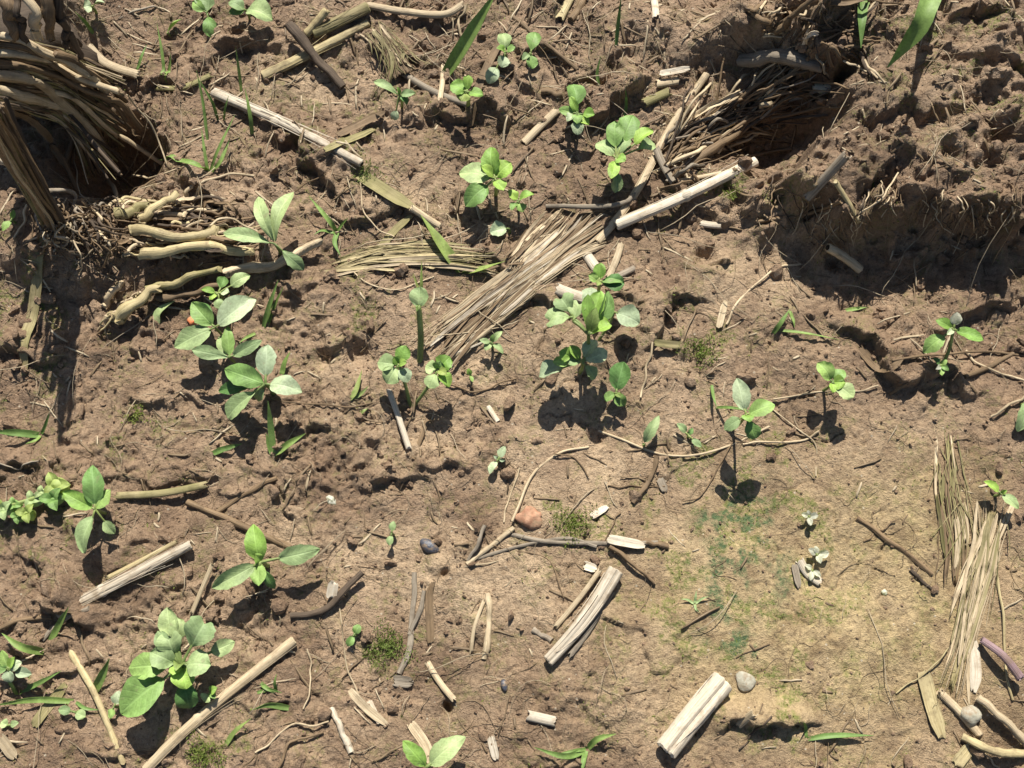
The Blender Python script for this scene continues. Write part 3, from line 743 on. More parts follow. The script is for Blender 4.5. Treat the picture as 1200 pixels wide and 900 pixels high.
# ---- (pixels, width px, material, label, extras) ----
ST = [
 ([(252, 113), (425, 196)], 16, 'white', 'long bleached straw lying across shade beside elongated seedling', dict(nodes=(.45,), fibres=5, taper=.75)),
 ([(308, 91), (432, 28)], 15, 'gold', 'thick yellow straw crossed by a dark decayed stick', dict(fibres=4, taper=.8)),
 ([(358, 44), (384, 10, 6)], 12, 'gold', 'stubby yellow straw tilting beside crossed pieces', dict()),
 ([(368, 42), (432, 8, 3)], 17, 'olive', 'mossy thick straw butt behind crossed pieces', dict(fibres=5)),
 ([(337, 28, 6), (404, 106)], 17, 'dark', 'dark decayed stick leaning over yellow straw', dict(style='twig', taper=.8, name='dark_stick', cat='stick')),
 ([(430, 8), (475, 14, 3), (520, 17, 3), (545, 4, 2)], 11, 'tan', 'bent pale stalk with jointed end near yellow straws', dict(n=30)),
 ([(545, 4, 3), (538, 30), (545, 52)], 7, 'tan', 'short dangling stalk joint beside broad grass blade', dict(style='root')),
 ([(466, 84), (555, 128)], 9, 'grey', 'grey stalk running from ragged stub to bright two lobed seedling', dict()),
 ([(515, 120), (520, 75)], 8, 'tan', 'short tan stalk beside grey stalk', dict(style='half')),
 ([(585, 52), (560, 105), (552, 150)], 10, 'brown', 'brown upright shard beside bright two lobed seedling', dict(style='blade')),
 ([(722, 264, 2), (800, 231, 7), (886, 189, 10)], 15, 'white', 'bright white straw pointing out of the dark debris hollow', dict(nodes=(.5,), fibres=3)),
 ([(700, 285), (742, 232), (786, 150), (828, 88)], 12, 'tan', 'long jointed tan stalk running under heart leaved seedling', dict(nodes=(.6,), fibres=4, taper=.9)),
 ([(768, 172, 5), (790, 218)], 11, 'grey', 'flat grey straw crossing the jointed tan stalk', dict(style='half')),
 ([(640, 243), (722, 240, 4), (745, 228)], 8, 'grey', 'grey twig lying over top of broad fibrous sheath', dict(style='twig', name='twig', cat='twig')),
 ([(782, 214), (850, 202)], 6, 'tan', 'thin tan stalk behind bright white straw', dict(style='half')),
 ([(866, 76), (915, 66, 4), (962, 84)], 25, 'grey', 'thick grey mossy stem arching over dark hollow', dict(style='twig', name='woody_stem', cat='stem', n=28, taper=1.05)),
 ([(938, 243), (990, 186, 3)], 13, 'grey', 'flat grey splinter propped on bank below dark hollow', dict(style='half')),
 ([(976, 214, 4), (1005, 266)], 7, 'gold', 'thin yellowish stalk hanging over the bank edge', dict()),
 ([(1008, 252, 3), (1035, 230, 4), (1054, 202, 2)], 5, 'tan', 'thin branched rootlet hanging on bank edge', dict(style='root', name='rootlet', cat='root')),
 ([(900, 232), (920, 222, 3), (937, 240)], 5, 'brown', 'curled brown rootlet beside propped grey splinter', dict(style='root', name='rootlet', cat='root')),
 ([(885, 262), (945, 252), (985, 238)], 6, 'brown', 'thin brown stalk lying below propped grey splinter', dict(style='twig', name='twig', cat='twig')),
 ([(970, 290, 6), (1008, 316, 3)], 13, 'tan', 'short cut straw sticking out of the bank shadow', dict(fibres=2)),
 ([(52, 280), (42, 360), (29, 442)], 14, 'olive', 'long greenish flat sheath lying at left of the stubble', dict(style='blade', n=26)),
 ([(455, 455, 2), (480, 528)], 8, 'white', 'thin white straw standing below rosette pair', dict()),
 ([(612, 545), (600, 575), (590, 612)], 5, 'tan', 'thin tan stem descending to the orange stone', dict(style='root')),
 ([(600, 612), (620, 560), (650, 532), (692, 522)], 7, 'tan', 'curved tan stem arching above orange stone', dict(style='root', n=30)),
 ([(650, 530, 1), (672, 536), (690, 558)], 4, 'brown', 'thin brown side shoot off the curved tan stem', dict(style='root')),
 ([(133, 582), (190, 578, 2), (246, 568)], 10, 'olive', 'mottled brownish stalk beside dark leaved seedling', dict(style='half')),
 ([(220, 590), (275, 612), (340, 642)], 11, 'brown', 'half buried brown stick ending at long leaved seedling', dict(style='twig', name='stick', cat='stick')),
 ([(255, 600), (300, 572), (325, 560)], 7, 'brown', 'thin brown stick above half buried stick', dict(style='twig', name='stick', cat='stick')),
 ([(70, 720), (224, 638, 3)], 15, 'white', 'stout split straw with frayed end above curved ledge', dict(nodes=(.35,), fibres=12, taper=.8)),
 ([(120, 680, 2), (212, 632, 4)], 6, 'gold', 'splinter peeling alongside the stout split straw', dict(style='half')),
 ([(50, 750), (75, 728), (105, 712)], 8, 'grey', 'grey stalk end below stout split straw', dict(style='twig', name='stick', cat='stick')),
 ([(83, 762), (112, 815, 2), (147, 897)], 9, 'gold', 'slender yellow stalk running down past round leaved rosette', dict(taper=.8)),
 ([(172, 902), (232, 843), (345, 750, 2)], 12, 'tan', 'long tan straw lying under round leaved rosette', dict(nodes=(.4,), fibres=4)),
 ([(224, 722), (250, 658, 4)], 6, 'tan', 'thin tan splinter rising behind round leaved rosette', dict(style='half')),
 ([(40, 852), (60, 825), (80, 800)], 11, 'olive', 'rotting olive stalk piece among lower left weeds', dict(style='blade')),
 ([(486, 672), (482, 730), (480, 762), (468, 790)], 10, 'grey', 'forked grey twig standing by green moss tuft', dict(style='twig', name='twig', cat='twig', n=28)),
 ([(480, 745), (492, 715), (497, 692)], 8, 'grey', 'side prong of the forked grey twig', dict(style='twig', name='twig', cat='twig')),
 ([(505, 755), (503, 700), (509, 680)], 9, 'brown', 'brown bark strip beside the forked grey twig', dict(style='blade')),
 ([(572, 696), (573, 730), (568, 772)], 9, 'tan', 'upright tan straw with knobbed head', dict(style='twig', n=26)),
 ([(552, 768), (556, 735), (568, 702)], 5, 'tan', 'thin splinter beside the knobbed straw', dict(style='half')),
 ([(547, 660), (575, 640), (602, 619)], 8, 'tan', 'tan stick forming the long arm of a V', dict(style='twig', name='stick', cat='stick')),
 ([(548, 657), (560, 638, 2), (568, 615, 3)], 6, 'grey', 'grey stick forming the short arm of a V', dict(style='twig', name='stick', cat='stick')),
 ([(560, 655), (610, 640), (660, 632), (700, 640)], 6, 'grey', 'thin grey twig below the orange stone', dict(style='twig', name='twig', cat='twig')),
 ([(600, 626), (640, 634), (700, 637), (770, 636)], 8, 'grey', 'long weathered twig running right from orange stone', dict(style='twig', name='twig', cat='twig', n=30)),
 ([(710, 631, 1), (758, 640, 1)], 11, 'white', 'flat white splinter lying on long weathered twig', dict(style='blade', n=10)),
 ([(714, 640), (740, 658, 2), (766, 684)], 7, 'brown', 'brown stick slanting down from long weathered twig', dict(style='twig', name='stick', cat='stick')),
 ([(706, 636), (726, 600)], 4, 'brown', 'thin brown stem rising from long weathered twig', dict(style='root')),
 ([(753, 635), (782, 640)], 10, 'brown', 'brown seed head fragment at end of weathered twig', dict(style='twig', name='seed_head', cat='seed head', n=12)),
 ([(722, 668, 1), (642, 775, 1)], 21, 'white', 'wide bleached split straw with parallel grey splinter', dict(groove=(1.9, .3, .2), fibres=3, flat=.7, taper=.75)),
 ([(706, 664, 2), (648, 738)], 7, 'tan', 'thin tan strip along the wide bleached straw', dict(style='half')),
 ([(720, 688), (690, 738), (665, 772)], 8, 'grey', 'dark grey splinter parallel to wide bleached straw', dict(style='half')),
 ([(624, 738), (648, 750)], 9, 'grey', 'short grey chip touching foot of wide bleached straw', dict(style='twig', n=12)),
 ([(848, 797, 1), (780, 880, 1)], 31, 'white', 'fat grooved white straw section on smooth mud', dict(groove=(1.8, .42, .16), fibres=2, flat=.72, taper=.92)),
 ([(617, 838), (652, 846)], 13, 'white', 'short chopped straw chip with dark end', dict(style='half', n=12)),
 ([(864, 850), (885, 834, 2)], 10, 'tan', 'short tan chip beside fat grooved straw', dict(style='half', n=12)),
 ([(683, 662), (700, 668)], 10, 'white', 'tiny bleached chip above wide bleached straw', dict(style='blade', n=8)),
 ([(692, 606), (713, 593)], 8, 'white', 'small pale chip beside orange stone', dict(style='blade', n=8)),
 ([(388, 830), (398, 852), (410, 882)], 9, 'white', 'crooked white straw among thin dry roots', dict(style='twig')),
 ([(500, 774), (534, 822, 1)], 8, 'tan', 'slim tan straw beside small burrow hole', dict(style='half')),
 ([(460, 797), (485, 800)], 12, 'grey', 'small grey bark chip at foot of forked twig', dict(style='blade', n=10)),
 ([(340, 722), (380, 715), (398, 696, 3), (424, 672, 4)], 9, 'dark', 'curved dark twig with pale bark flap', dict(style='twig', name='twig', cat='twig', n=26)),
 ([(388, 702, 3), (392, 680, 7)], 12, 'white', 'pale bark flap standing on curved dark twig', dict(style='blade', n=10, name='bark_flap', cat='bark')),
 ([(848, 382), (872, 348), (905, 318), (935, 310)], 6, 'tan', 'thin tan stem lying beside pale bare soil', dict(style='root')),
 ([(842, 385, 1), (850, 352)], 8, 'tan', 'small tan chip at foot of thin stem', dict(style='blade', n=10)),
 ([(820, 262), (846, 265)], 10, 'white', 'small white chip lying on pale bare soil', dict(style='half', n=12)),
 ([(765, 0), (768, 26)], 11, 'white', 'short white straw stub beside top debris', dict(style='half', n=12)),
 ([(670, -4), (655, 26)], 14, 'gold', 'yellow straw stub leaning out of top debris', dict(style='half', n=12)),
 ([(690, -5), (668, 25)], 12, 'brown', 'brown stalk lying along yellow stub', dict(style='twig', n=14)),
 ([(602, 20), (640, 52), (677, 82)], 7, 'brown', 'thin brown stalk crossing upper bare soil', dict(style='twig')),
 ([(612, 170), (655, 128)], 12, 'tan', 'broad tan straw below small clustered seedling', dict(style='half')),
 ([(637, 108), (660, 112)], 12, 'brown', 'small brown wood chip beside clustered seedling', dict(style='twig', n=12)),
 ([(772, 87, 2), (810, 80, 3)], 8, 'white', 'pale curled straw strip above jointed tan stalk', dict(style='blade')),
 ([(768, 100), (796, 95)], 13, 'tan', 'short broad tan chip above jointed tan stalk', dict(style='half', n=12)),
 ([(752, 125), (785, 110)], 14, 'olive', 'short olive chip beside jointed tan stalk', dict(style='half', n=12)),
 ([(650, 338), (690, 352)], 17, 'white', 'bleached chip tucked behind largest clover seedling', dict(style='half', n=14)),
 ([(686, 298), (700, 318)], 15, 'white', 'small bleached chip above largest clover seedling', dict(style='half', n=12)),
 ([(712, 328), (722, 305), (728, 285)], 10, 'tan', 'upright tan strip beside largest clover seedling', dict(style='half')),
 ([(722, 325), (744, 314)], 9, 'grey', 'grey strip pointing away from largest clover seedling', dict(style='half', n=12)),
 ([(765, 402), (808, 407)], 9, 'olive', 'yellow green stalk below the crumbling ledge', dict(style='blade', n=12)),
 ([(765, 404), (757, 435), (750, 468)], 6, 'tan', 'thin tan stem beside round dark leaf seedling', dict(style='root')),
 ([(1005, 408), (1033, 434), (1058, 418)], 11, 'brown', 'folded brown dead leaf bent like a V', dict(style='blade', name='dead_leaf', cat='leaf')),
 ([(1045, 425), (1090, 418), (1150, 414), (1200, 418)], 7, 'brown', 'long brown grass strand behind white budded seedling', dict(style='root', n=30)),
 ([(1128, 412), (1150, 428), (1200, 448)], 6, 'tan', 'tan grass strand crossing brown strands', dict(style='root', n=30)),
 ([(1130, 442), (1170, 424), (1205, 404)], 8, 'brown', 'stiff brown stalk crossing tan strand', dict(style='twig')),
 ([(1160, 492), (1180, 474), (1200, 466)], 7, 'tan', 'pale rootlet at edge beside green leaf', dict(style='root')),
 ([(1005, 608), (1050, 640), (1092, 672)], 7, 'brown', 'brown stick lying left of the fibrous sheath', dict(style='twig', name='stick', cat='stick')),
 ([(1066, 668), (1098, 696)], 6, 'dark', 'short dark stick left of the fibrous sheath', dict(style='twig', name='stick', cat='stick')),
 ([(1012, 636), (1040, 615), (1050, 610)], 4, 'brown', 'short thin brown stem on grey crust', dict(style='root')),
 ([(1080, 785), (1092, 830), (1104, 868)], 16, 'gold', 'flat yellow leaf strip left of fallen sheath', dict(style='blade')),
 ([(1050, 814), (1085, 788, 1), (1112, 758, 2)], 4, 'gold', 'thin yellow straw slanting across flat strip', dict(style='root')),
 ([(1165, 660), (1174, 740), (1178, 790), (1187, 820)], 6, 'gold', 'long thin yellow straw beside purple shoot', dict(style='root', n=30)),
 ([(1138, 748), (1142, 785), (1140, 812)], 12, 'white', 'pale leaf strip hanging beside purple shoot', dict(style='blade')),
 ([(1148, 748, 3), (1175, 768, 7), (1198, 797, 5)], 9, 'purple', 'purple tinted curved shoot at right edge', dict(n=26, name='purple_shoot', cat='shoot', taper=1.3)),
 ([(1097, 808), (1125, 835), (1150, 865)], 11, 'tan', 'tan stalk running past pale round pebble', dict()),
 ([(1145, 815, 2), (1172, 840, 4), (1203, 868, 3)], 11, 'tan', 'upper stalk of jointed pair at corner', dict(style='twig', n=26)),
 ([(1125, 863), (1165, 880, 3), (1205, 886)], 13, 'gold', 'lower stalk of jointed pair at corner', dict(style='twig', n=26)),
 ([(1160, 828, 2), (1190, 858, 2), (1205, 880)], 8, 'grey', 'grey stalk between the jointed pair', dict(style='twig', n=22)),
 ([(1118, 898), (1138, 872)], 14, 'gold', 'flat pale strip beneath the jointed pair', dict(style='blade', n=12)),
 ([(1140, 870), (1170, 902)], 5, 'tan', 'thin straw slanting beneath the jointed pair', dict(style='root')),
 ([(935, 655), (945, 672), (962, 684)], 12, 'white', 'rolled pale leaf scrap with shadow beside white blossoms', dict(style='half', n=12, name='leaf_scrap', cat='leaf')),
 ([(930, 660), (936, 690)], 8, 'grey', 'narrow grey scrap beside rolled pale leaf', dict(style='blade', n=10)),
 ([(572, 476), (584, 495)], 7, 'white', 'tiny white straw piece near rosette pair', dict(style='half', n=10)),
 ([(484, 540), (495, 510), (502, 490)], 6, 'brown', 'thin brown splinter under rosette pair', dict(style='half')),
 ([(522, 450), (560, 458), (602, 444)], 5, 'brown', 'thin brown rootlet crossing soil right of rosette pair', dict(style='root')),
 ([(300, 452), (330, 470), (400, 478), (440, 472)], 5, 'brown', 'thin brown rootlet crossing soil left of rosette pair', dict(style='root')),
 ([(180, 104), (215, 104), (250, 88)], 9, 'olive', 'olive straw beside bleached straw end', dict(style='half')),
 ([(140, 22), (165, 12), (188, 9)], 6, 'grey', 'thin grey stalk on upper soil near edge', dict(style='root')),
 ([(103, 55), (125, 75, 4), (168, 92)], 14, 'tan', 'pale torn husk beside stubble clump', dict(style='half')),
 ([(380, 178), (440, 152)], 9, 'olive', 'decayed olive strip above green yellow grass', dict(style='blade')),
 ([(395, 160), (452, 132)], 10, 'brown', 'decayed brown strip under tiny winged seedling', dict(style='blade')),
 ([(480, 242, 2), (518, 268)], 10, 'tan', 'short tan straw lying beside yellowed grass', dict()),
 ([(420, 205), (460, 230), (485, 245)], 16, 'olive', 'frayed olive leaf end above short tan straw', dict(style='blade')),
 ([(440, 300), (462, 272), (485, 252)], 10, 'olive', 'olive stalk slanting above pale flat sheath', dict(style='blade')),
 ([(422, 215), (428, 255), (462, 278)], 4, 'tan', 'thin curved stem above pale flat sheath', dict(style='root')),
 ([(400, 305), (428, 332), (470, 340), (510, 325)], 4, 'tan', 'thin looping stem below pale flat sheath', dict(style='root', n=30)),
 ([(345, 225), (380, 205), (420, 212)], 4, 'brown', 'thin brown strand in shade of bleached straw', dict(style='root')),
 ([(208, 268), (230, 235), (260, 208), (300, 208)], 7, 'tan', 'thick curved root arching above jointed stubble stalks', dict(style='root', n=30, name='root', cat='root')),
 ([(520, 388), (560, 380), (620, 358)], 5, 'brown', 'thin brown straw lying on broad fibrous sheath', dict(style='root')),
 ([(700, 505), (780, 535), (850, 525), (900, 500)], 6, 'tan', 'pale main root looping below glossy seedling', dict(style='root', n=36, name='root', cat='root')),
 ([(905, 470), (950, 462), (1000, 458), (1030, 456)], 5, 'tan', 'pale crinkled root under round leaved seedling', dict(style='root', n=30, name='root', cat='root')),
 ([(870, 520), (930, 518), (960, 505)], 6, 'tan', 'pale straw lying right of glossy seedling', dict(style='root')),
 ([(905, 480), (930, 500), (955, 525), (955, 560)], 4, 'tan', 'pale forked rootlet descending from round leaved seedling', dict(style='root', name='root', cat='root')),
 ([(860, 512), (845, 545), (820, 580), (800, 588)], 4, 'brown', 'dark fine root below glossy seedling', dict(style='root', name='root', cat='root')),
 ([(770, 535), (762, 560), (740, 590)], 7, 'brown', 'short brown stalk left of moss stain', dict(style='twig')),
 ([(710, 570), (780, 572)], 4, 'brown', 'thin straight brown stem left of moss stain', dict(style='root')),
 ([(772, 560), (780, 578)], 9, 'grey', 'tiny grey chip beside thin straight stem', dict(style='blade', n=10)),
 ([(398, 712), (408, 780), (425, 830)], 4, 'tan', 'long thin dry root running past tiny paired leaves', dict(style='root', n=30, name='root', cat='root')),
 ([(360, 760), (366, 790), (358, 830)], 4, 'tan', 'short thin dry root beside tan straw tip', dict(style='root', name='root', cat='root')),
 ([(300, 886), (340, 852), (385, 845)], 5, 'tan', 'dry root curving along bottom soil', dict(style='root', name='root', cat='root')),
 ([(325, 900), (345, 870), (375, 858)], 6, 'brown', 'brown root branching beside curved dry root', dict(style='root', name='root', cat='root')),
 ([(410, 808), (430, 830), (455, 850)], 9, 'tan', 'torn tan strip between dry roots', dict(style='blade')),
 ([(432, 820), (445, 848)], 7, 'white', 'small pale chip between dry roots', dict(style='blade', n=10)),
 ([(575, 640), (640, 655), (660, 700)], 3, 'brown', 'hair thin brown root below weathered twig', dict(style='root', name='root', cat='root')),
 ([(865, 880), (885, 855), (905, 840)], 5, 'dark', 'small dark stem on the mud lump', dict(style='root')),
 ([(480, 845), (500, 875), (505, 898)], 11, 'tan', 'tan husk behind bottom pair of leaves', dict(style='blade', n=12)),
 ([(575, 862), (582, 892)], 9, 'white', 'small pale twisted scrap at bottom edge', dict(style='blade', n=10)),
 ([(0, 862), (20, 890)], 12, 'tan', 'tan leaf scrap in lower corner', dict(style='blade', n=10)),
 ([(-5, 740), (20, 728), (62, 722)], 7, 'brown', 'brown stalk at edge below the left ledge', dict(style='twig')),
 ([(0, 545), (25, 548), (48, 540)], 5, 'grey', 'short grey stem at left edge under grass blade', dict(style='root')),
]
ST += [([(524, 424), (600, 366), (706, 272)], 8, 'tan', 'slim tan rod bordering the broad fibrous sheath', dict(taper=.9)),
]
for pts, w, mat, label, kw in ST:
    stalk(pts, w, mat, label, **kw)

sheath([(518, 406), (560, 372), (625, 318), (668, 288), (705, 258)], [40, 42, 33, 28, 34], 'tan', 'brown', 70, 'broad fibrous sheath lying diagonally across the middle soil', lift_mm=1.8, splay=(.3, .25), pale='white')
sheath([(395, 312), (440, 302), (500, 300), (570, 306)], [26, 30, 24, 14], 'gold', 'olive', 40, 'pale flat yellow sheath left of the broad fibrous sheath', lift_mm=1.2)
sheath([(600, 310), (628, 280), (660, 250)], [14, 20, 18], 'brown', 'tan', 24, 'frayed brown sheath tucked above the broad fibrous sheath', lift_mm=2.0, splay=(.6, .1))
sheath([(1162, 596), (1152, 650), (1135, 720), (1112, 812)], [30, 36, 24, 18], 'tan', 'olive', 34, 'fallen straw sheath splitting into strips on smooth mud', lift_mm=1.6, splay=(.6, .6), core=.3)
sheath([(1108, 520), (1112, 580), (1122, 640), (1118, 690)], [20, 40, 40, 20], 'olive', 'brown', 26, 'thin brown fibre mat beside the fallen straw sheath', lift_mm=.3, splay=(.3, .3), core=.2)
sheath([(440, 42), (462, 70), (474, 96)], [22, 34, 40], 'olive', 'brown', 34, 'ragged greenish stub sheath above tiny winged seedling', lift_mm=6.0)

# ------------------------------------------------------------------ stubble clumps: every stalk a part
def clump(name, label, base, stalks, cat='stubble'):
    t = thing(name, label, cat, gnd(*base))
    for pts, w, mat in stalks:
        s = nxt(); r = w * PX * .5 * (.74 if w > 6 else .9)
        P, L = resample([lift(x, y, h * .001) for x, y, h in pts], 24)
        rr = np.random.default_rng(s)
        P = P + jig(rr, 24, 6) * (r * .22 + .0004)
        R = r * (1 + .10 * jig(rr, 24, 8)[:, 0]) * np.linspace(1, .7, 24)
        if w > 10: R = R * (1 + .14 * np.exp(-((np.arange(24) - rr.uniform(7, 16)) / 1.2) ** 2))
        mb = MB()
        if 4.5 < w < 11 and rr.uniform() < .38:      # torn leaf sheath rather than a round culm
            ribbon(mb, P, R * 2.3, .0004, rr.uniform(.2, .9), np.linspace(rr.normal() * .5, rr.normal() * .9, 24), 7, s, .00012, .00012, r * 3)
        else: tube(mb, P, R, 10, .85, s, .12, None, True, 1.5)
        part('stalk' if w > 5 else 'rootlet', mb, mat, t)
    return t
cs = [
 ([(-30, 40, 96), (25, 48, 92), (62, 66, 84), (105, 92, 66), (128, 112, 44)], 14, 'tan'),
 ([(-30, 62, 92), (18, 64, 90), (56, 70, 84), (92, 90, 72), (142, 106, 52)], 15, 'tan'),
 ([(-30, 78, 88), (40, 80, 84), (92, 98, 70), (138, 118, 48), (165, 150, 20)], 13, 'brown'),
 ([(-30, 86, 88), (36, 94, 82), (70, 118, 70), (98, 142, 54), (124, 176, 34)], 17, 'tan'),
 ([(-20, 100, 84), (28, 114, 78), (72, 130, 64), (100, 152, 50), (121, 168, 36)], 16, 'tan'),
 ([(48, 104, 80), (84, 112, 68), (118, 142, 44), (150, 164, 22), (190, 190, 0)], 11, 'tan'),
 ([(10, 128, 62), (50, 150, 46), (70, 185, 26), (90, 225, 2)], 13, 'brown'),
 ([(20, 120, 68), (62, 134, 52), (82, 158, 32), (76, 190, 14)], 14, 'brown'),
 ([(60, 60, 84), (90, 76, 68), (125, 96, 44), (150, 120, 20)], 12, 'brown'),
 ([(44, 60, 86), (75, 84, 74), (118, 112, 54), (150, 140, 30)], 11, 'brown'),
 ([(70, 92, 72), (110, 118, 54), (138, 140, 34), (165, 165, 14)], 9, 'brown'),
 ([(-20, 50, 92), (30, 58, 88), (80, 84, 74), (130, 105, 54)], 10, 'brown'),
 ([(28, -20, 112), (36, 15, 106), (44, 48, 94)], 17, 'tan'),
 ([(8, -20, 112), (8, 12, 104), (12, 46, 92)], 20, 'brown'),
 ([(48, -20, 110), (56, 14, 102), (60, 50, 88)], 18, 'brown'),
 ([(66, -15, 106), (72, 18, 96), (80, 58, 78)], 16, 'dark'),
 ([(-12, -10, 110), (-8, 20, 102), (-4, 56, 92)], 18, 'brown'),
 ([(18, -15, 110), (22, 14, 104), (30, 52, 92)], 14, 'dark'),
 ([(64, 8, 98), (84, 40, 82), (94, 72, 64)], 14, 'dark'),
 ([(120, 196, 0), (128, 212, 1), (142, 240, 0)], 7, 'tan'),
 ([(150, 208, 2), (180, 206, 3), (212, 196, 0)], 3, 'tan'), ([(92, 118, 40), (120, 150, 16), (118, 205, 0)], 3, 'brown'), ([(150, 110, 44), (180, 150, 22), (200, 205, 0)], 3, 'tan'),
]
rr = np.random.default_rng(5)
for k in range(190):
    y0 = rr.uniform(38, 118); f = (y0 - 38) / 80
    cs.append(([(-25, y0, 84 + rr.uniform(-6, 5)), (35 + rr.uniform(-10, 10), y0 + 12, 76), (78, y0 + 26 + rr.uniform(-8, 8), 60), (118 + rr.uniform(-20, 30), y0 + 50 + f * 40 + rr.uniform(-10, 10), 28)], rr.uniform(1.2, 3.0) if k % 2 else rr.uniform(3, 8), rr.choice(['brown', 'brown', 'dark', 'tan', 'olive'])))
sc_ = clump('stubble_clump', 'large stubble clump of bent stalks overhanging a dark hollow', (60, 120), cs)
# opaque lump added behind the stalks to thicken the shadow in the hollow
def lump(cx, cy, cz, rx, ry, rz, seed):
    th = np.linspace(0, math.pi, 26); ph = np.linspace(0, 2 * math.pi, 45); k = np.random.default_rng(seed).normal(size=(9, 3)) * np.linspace(2, 9, 9)[:, None]
    D = np.stack(np.broadcast_arrays(np.sin(th)[:, None] * np.cos(ph)[None], np.sin(th)[:, None] * np.sin(ph)[None], np.cos(th)[:, None] * np.ones((1, 45))), -1)
    m = 1 + sum(.22 / (i + 2) * np.sin(D @ k[i] + i) for i in range(9))
    X = np.array([cx, cy, cz]) + D * m[..., None] * np.array([rx, ry, rz])
    b = MB(); b.grid(X[:, ::-1], np.stack(np.broadcast_arrays(ph[None] * .03, th[:, None] * .03), -1)[:, ::-1].copy())
    return b
q = lift(0, 66, .040)
part('shade_core', lump(q[0], q[1], q[2] - .006, .050, .034, .036, 4), 'dark', sc_)
cs2 = [([(48, 225, 34), (78, 222, 26), (90, 232, 18), (82, 250, 8)], 7, 'grey'), ([(-18, 178, 66), (6, 192, 56), (28, 212, 46)], 15, 'white')]
for k in range(36):
    o = rr.uniform(-17, 17); d = rr.uniform(-9, 9)
    cs2.append(([(-14 + o, 126 - o * .5 + d, 118 + d), (68 + o * .7 + d, 272 + d, 3)], rr.uniform(1.5, 7), rr.choice(['olive', 'dark', 'brown', 'tan', 'brown', 'dark'])))
for k in range(110):
    a = rr.uniform(-1, 1); x0 = 62 + rr.uniform(-24, 60); y0 = 248 + rr.uniform(-22, 30) + (x0 - 62) * .15
    cs2.append(([(x0, y0, rr.uniform(8, 22)), (x0 + rr.uniform(-10, 25), y0 + rr.uniform(-4, 22), rr.uniform(8, 18)), (x0 + rr.uniform(-25, 45), y0 + rr.uniform(10, 48), 1)], rr.uniform(1.2, 4), rr.choice(['brown', 'tan', 'grey', 'brown', 'dark'])))
clump('root_clump', 'matted rootstock with tall split leaning stalk at left', (70, 275), cs2)
cs3 = [([(128, 252, 8), (150, 248, 8), (176, 240, 4)], 18, 'olive'), ([(160, 258, 10), (186, 242, 12), (209, 225, 10)], 15, 'gold'),
       ([(150, 268, 10), (180, 272, 14), (212, 280, 10), (246, 272, 8), (256, 264, 8)], 18, 'gold'), ([(160, 296, 8), (200, 292, 12), (240, 288, 8), (300, 294, 2)], 19, 'gold'),
       ([(170, 255, 6), (200, 252, 6), (230, 262, 2)], 12, 'tan'), ([(200, 280, 6), (250, 282, 6), (310, 276, 2)], 12, 'brown'), ([(190, 238, 4), (215, 232, 3), (225, 215, 0)], 9, 'tan'),
       ([(168, 338, 5), (210, 328, 9), (262, 315, 6)], 15, 'olive'), ([(180, 350, 3), (215, 346, 6), (268, 330, 3)], 13, 'brown'), ([(262, 318, 4), (330, 306, 4), (380, 282, 4)], 17, 'tan'),
       ([(135, 378, 2), (150, 362, 8), (172, 345, 9), (186, 340, 8)], 18, 'gold'), ([(120, 362, 1), (130, 345, 5), (142, 330, 6)], 12, 'tan')]
for k in range(120):
    x0 = 165 + rr.uniform(-40, 90); y0 = 258 + rr.uniform(-22, 42)
    cs3.append(([(x0, y0, rr.uniform(3, 10)), (x0 + rr.uniform(5, 30), y0 + rr.uniform(-9, 7), rr.uniform(2, 8)), (x0 + rr.uniform(20, 70), y0 + rr.uniform(-12, 16), 0)], rr.uniform(1.5, 6.5), rr.choice(['brown', 'tan', 'gold', 'brown', 'dark'])))
for k in range(30):
    x0 = 140 + rr.uniform(-10, 25); y0 = 362 - (x0 - 140) * .8
    cs3.append(([(x0, y0, 7), (x0 - rr.uniform(2, 14), y0 + rr.uniform(2, 14), 3), (x0 - rr.uniform(4, 22), y0 + rr.uniform(8, 30), 0)], rr.uniform(2, 4), rr.choice(['tan', 'brown', 'gold'])))
clump('jointed_stubble', 'pile of short jointed yellow stubble stalks below the hollow', (200, 290), cs3)
cs4 = []
for k in range(150):
    x0 = rr.uniform(770, 905); y0 = 205 - (x0 - 770) * .55 + rr.uniform(-38, 16); l = rr.uniform(30, 110)
    a = math.radians(rr.normal(32, 16))
    cs4.append(([(x0, y0, rr.uniform(0, 4)), (x0 + l * .5 * math.cos(a), y0 - l * .5 * math.sin(a) - rr.uniform(-4, 8), rr.uniform(3, 12)), (x0 + l * math.cos(a), y0 - l * math.sin(a) + rr.uniform(-4, 14), rr.uniform(0, 5))], rr.uniform(1.5, 6.5), rr.choice(['brown', 'tan', 'grey', 'brown', 'dark'])))
cs4 += [([(786, 212, 1), (830, 178, 9), (880, 138, 10), (905, 122, 4)], 15, 'brown'), ([(806, 148, 4), (840, 120, 12), (870, 105, 10)], 9, 'tan'), ([(862, 150, 4), (885, 132, 9), (905, 120, 8)], 12, 'tan')]
clump('straw_debris', 'heap of decaying straw strands beside thick grey mossy stem', (830, 175), cs4, 'straw')
cs5 = []
for k in range(60):
    x0 = rr.uniform(870, 1010); y0 = rr.uniform(-10, 70); a = math.radians(rr.uniform(-80, 80)); l = rr.uniform(15, 55)
    cs5.append(([(x0, y0, rr.uniform(0, 3)), (x0 + l * .5 * math.cos(a), y0 - l * .5 * math.sin(a), rr.uniform(2, 8)), (x0 + l * math.cos(a), y0 - l * math.sin(a), 0)], rr.uniform(2, 6), rr.choice(['brown', 'tan', 'dark', 'brown'])))
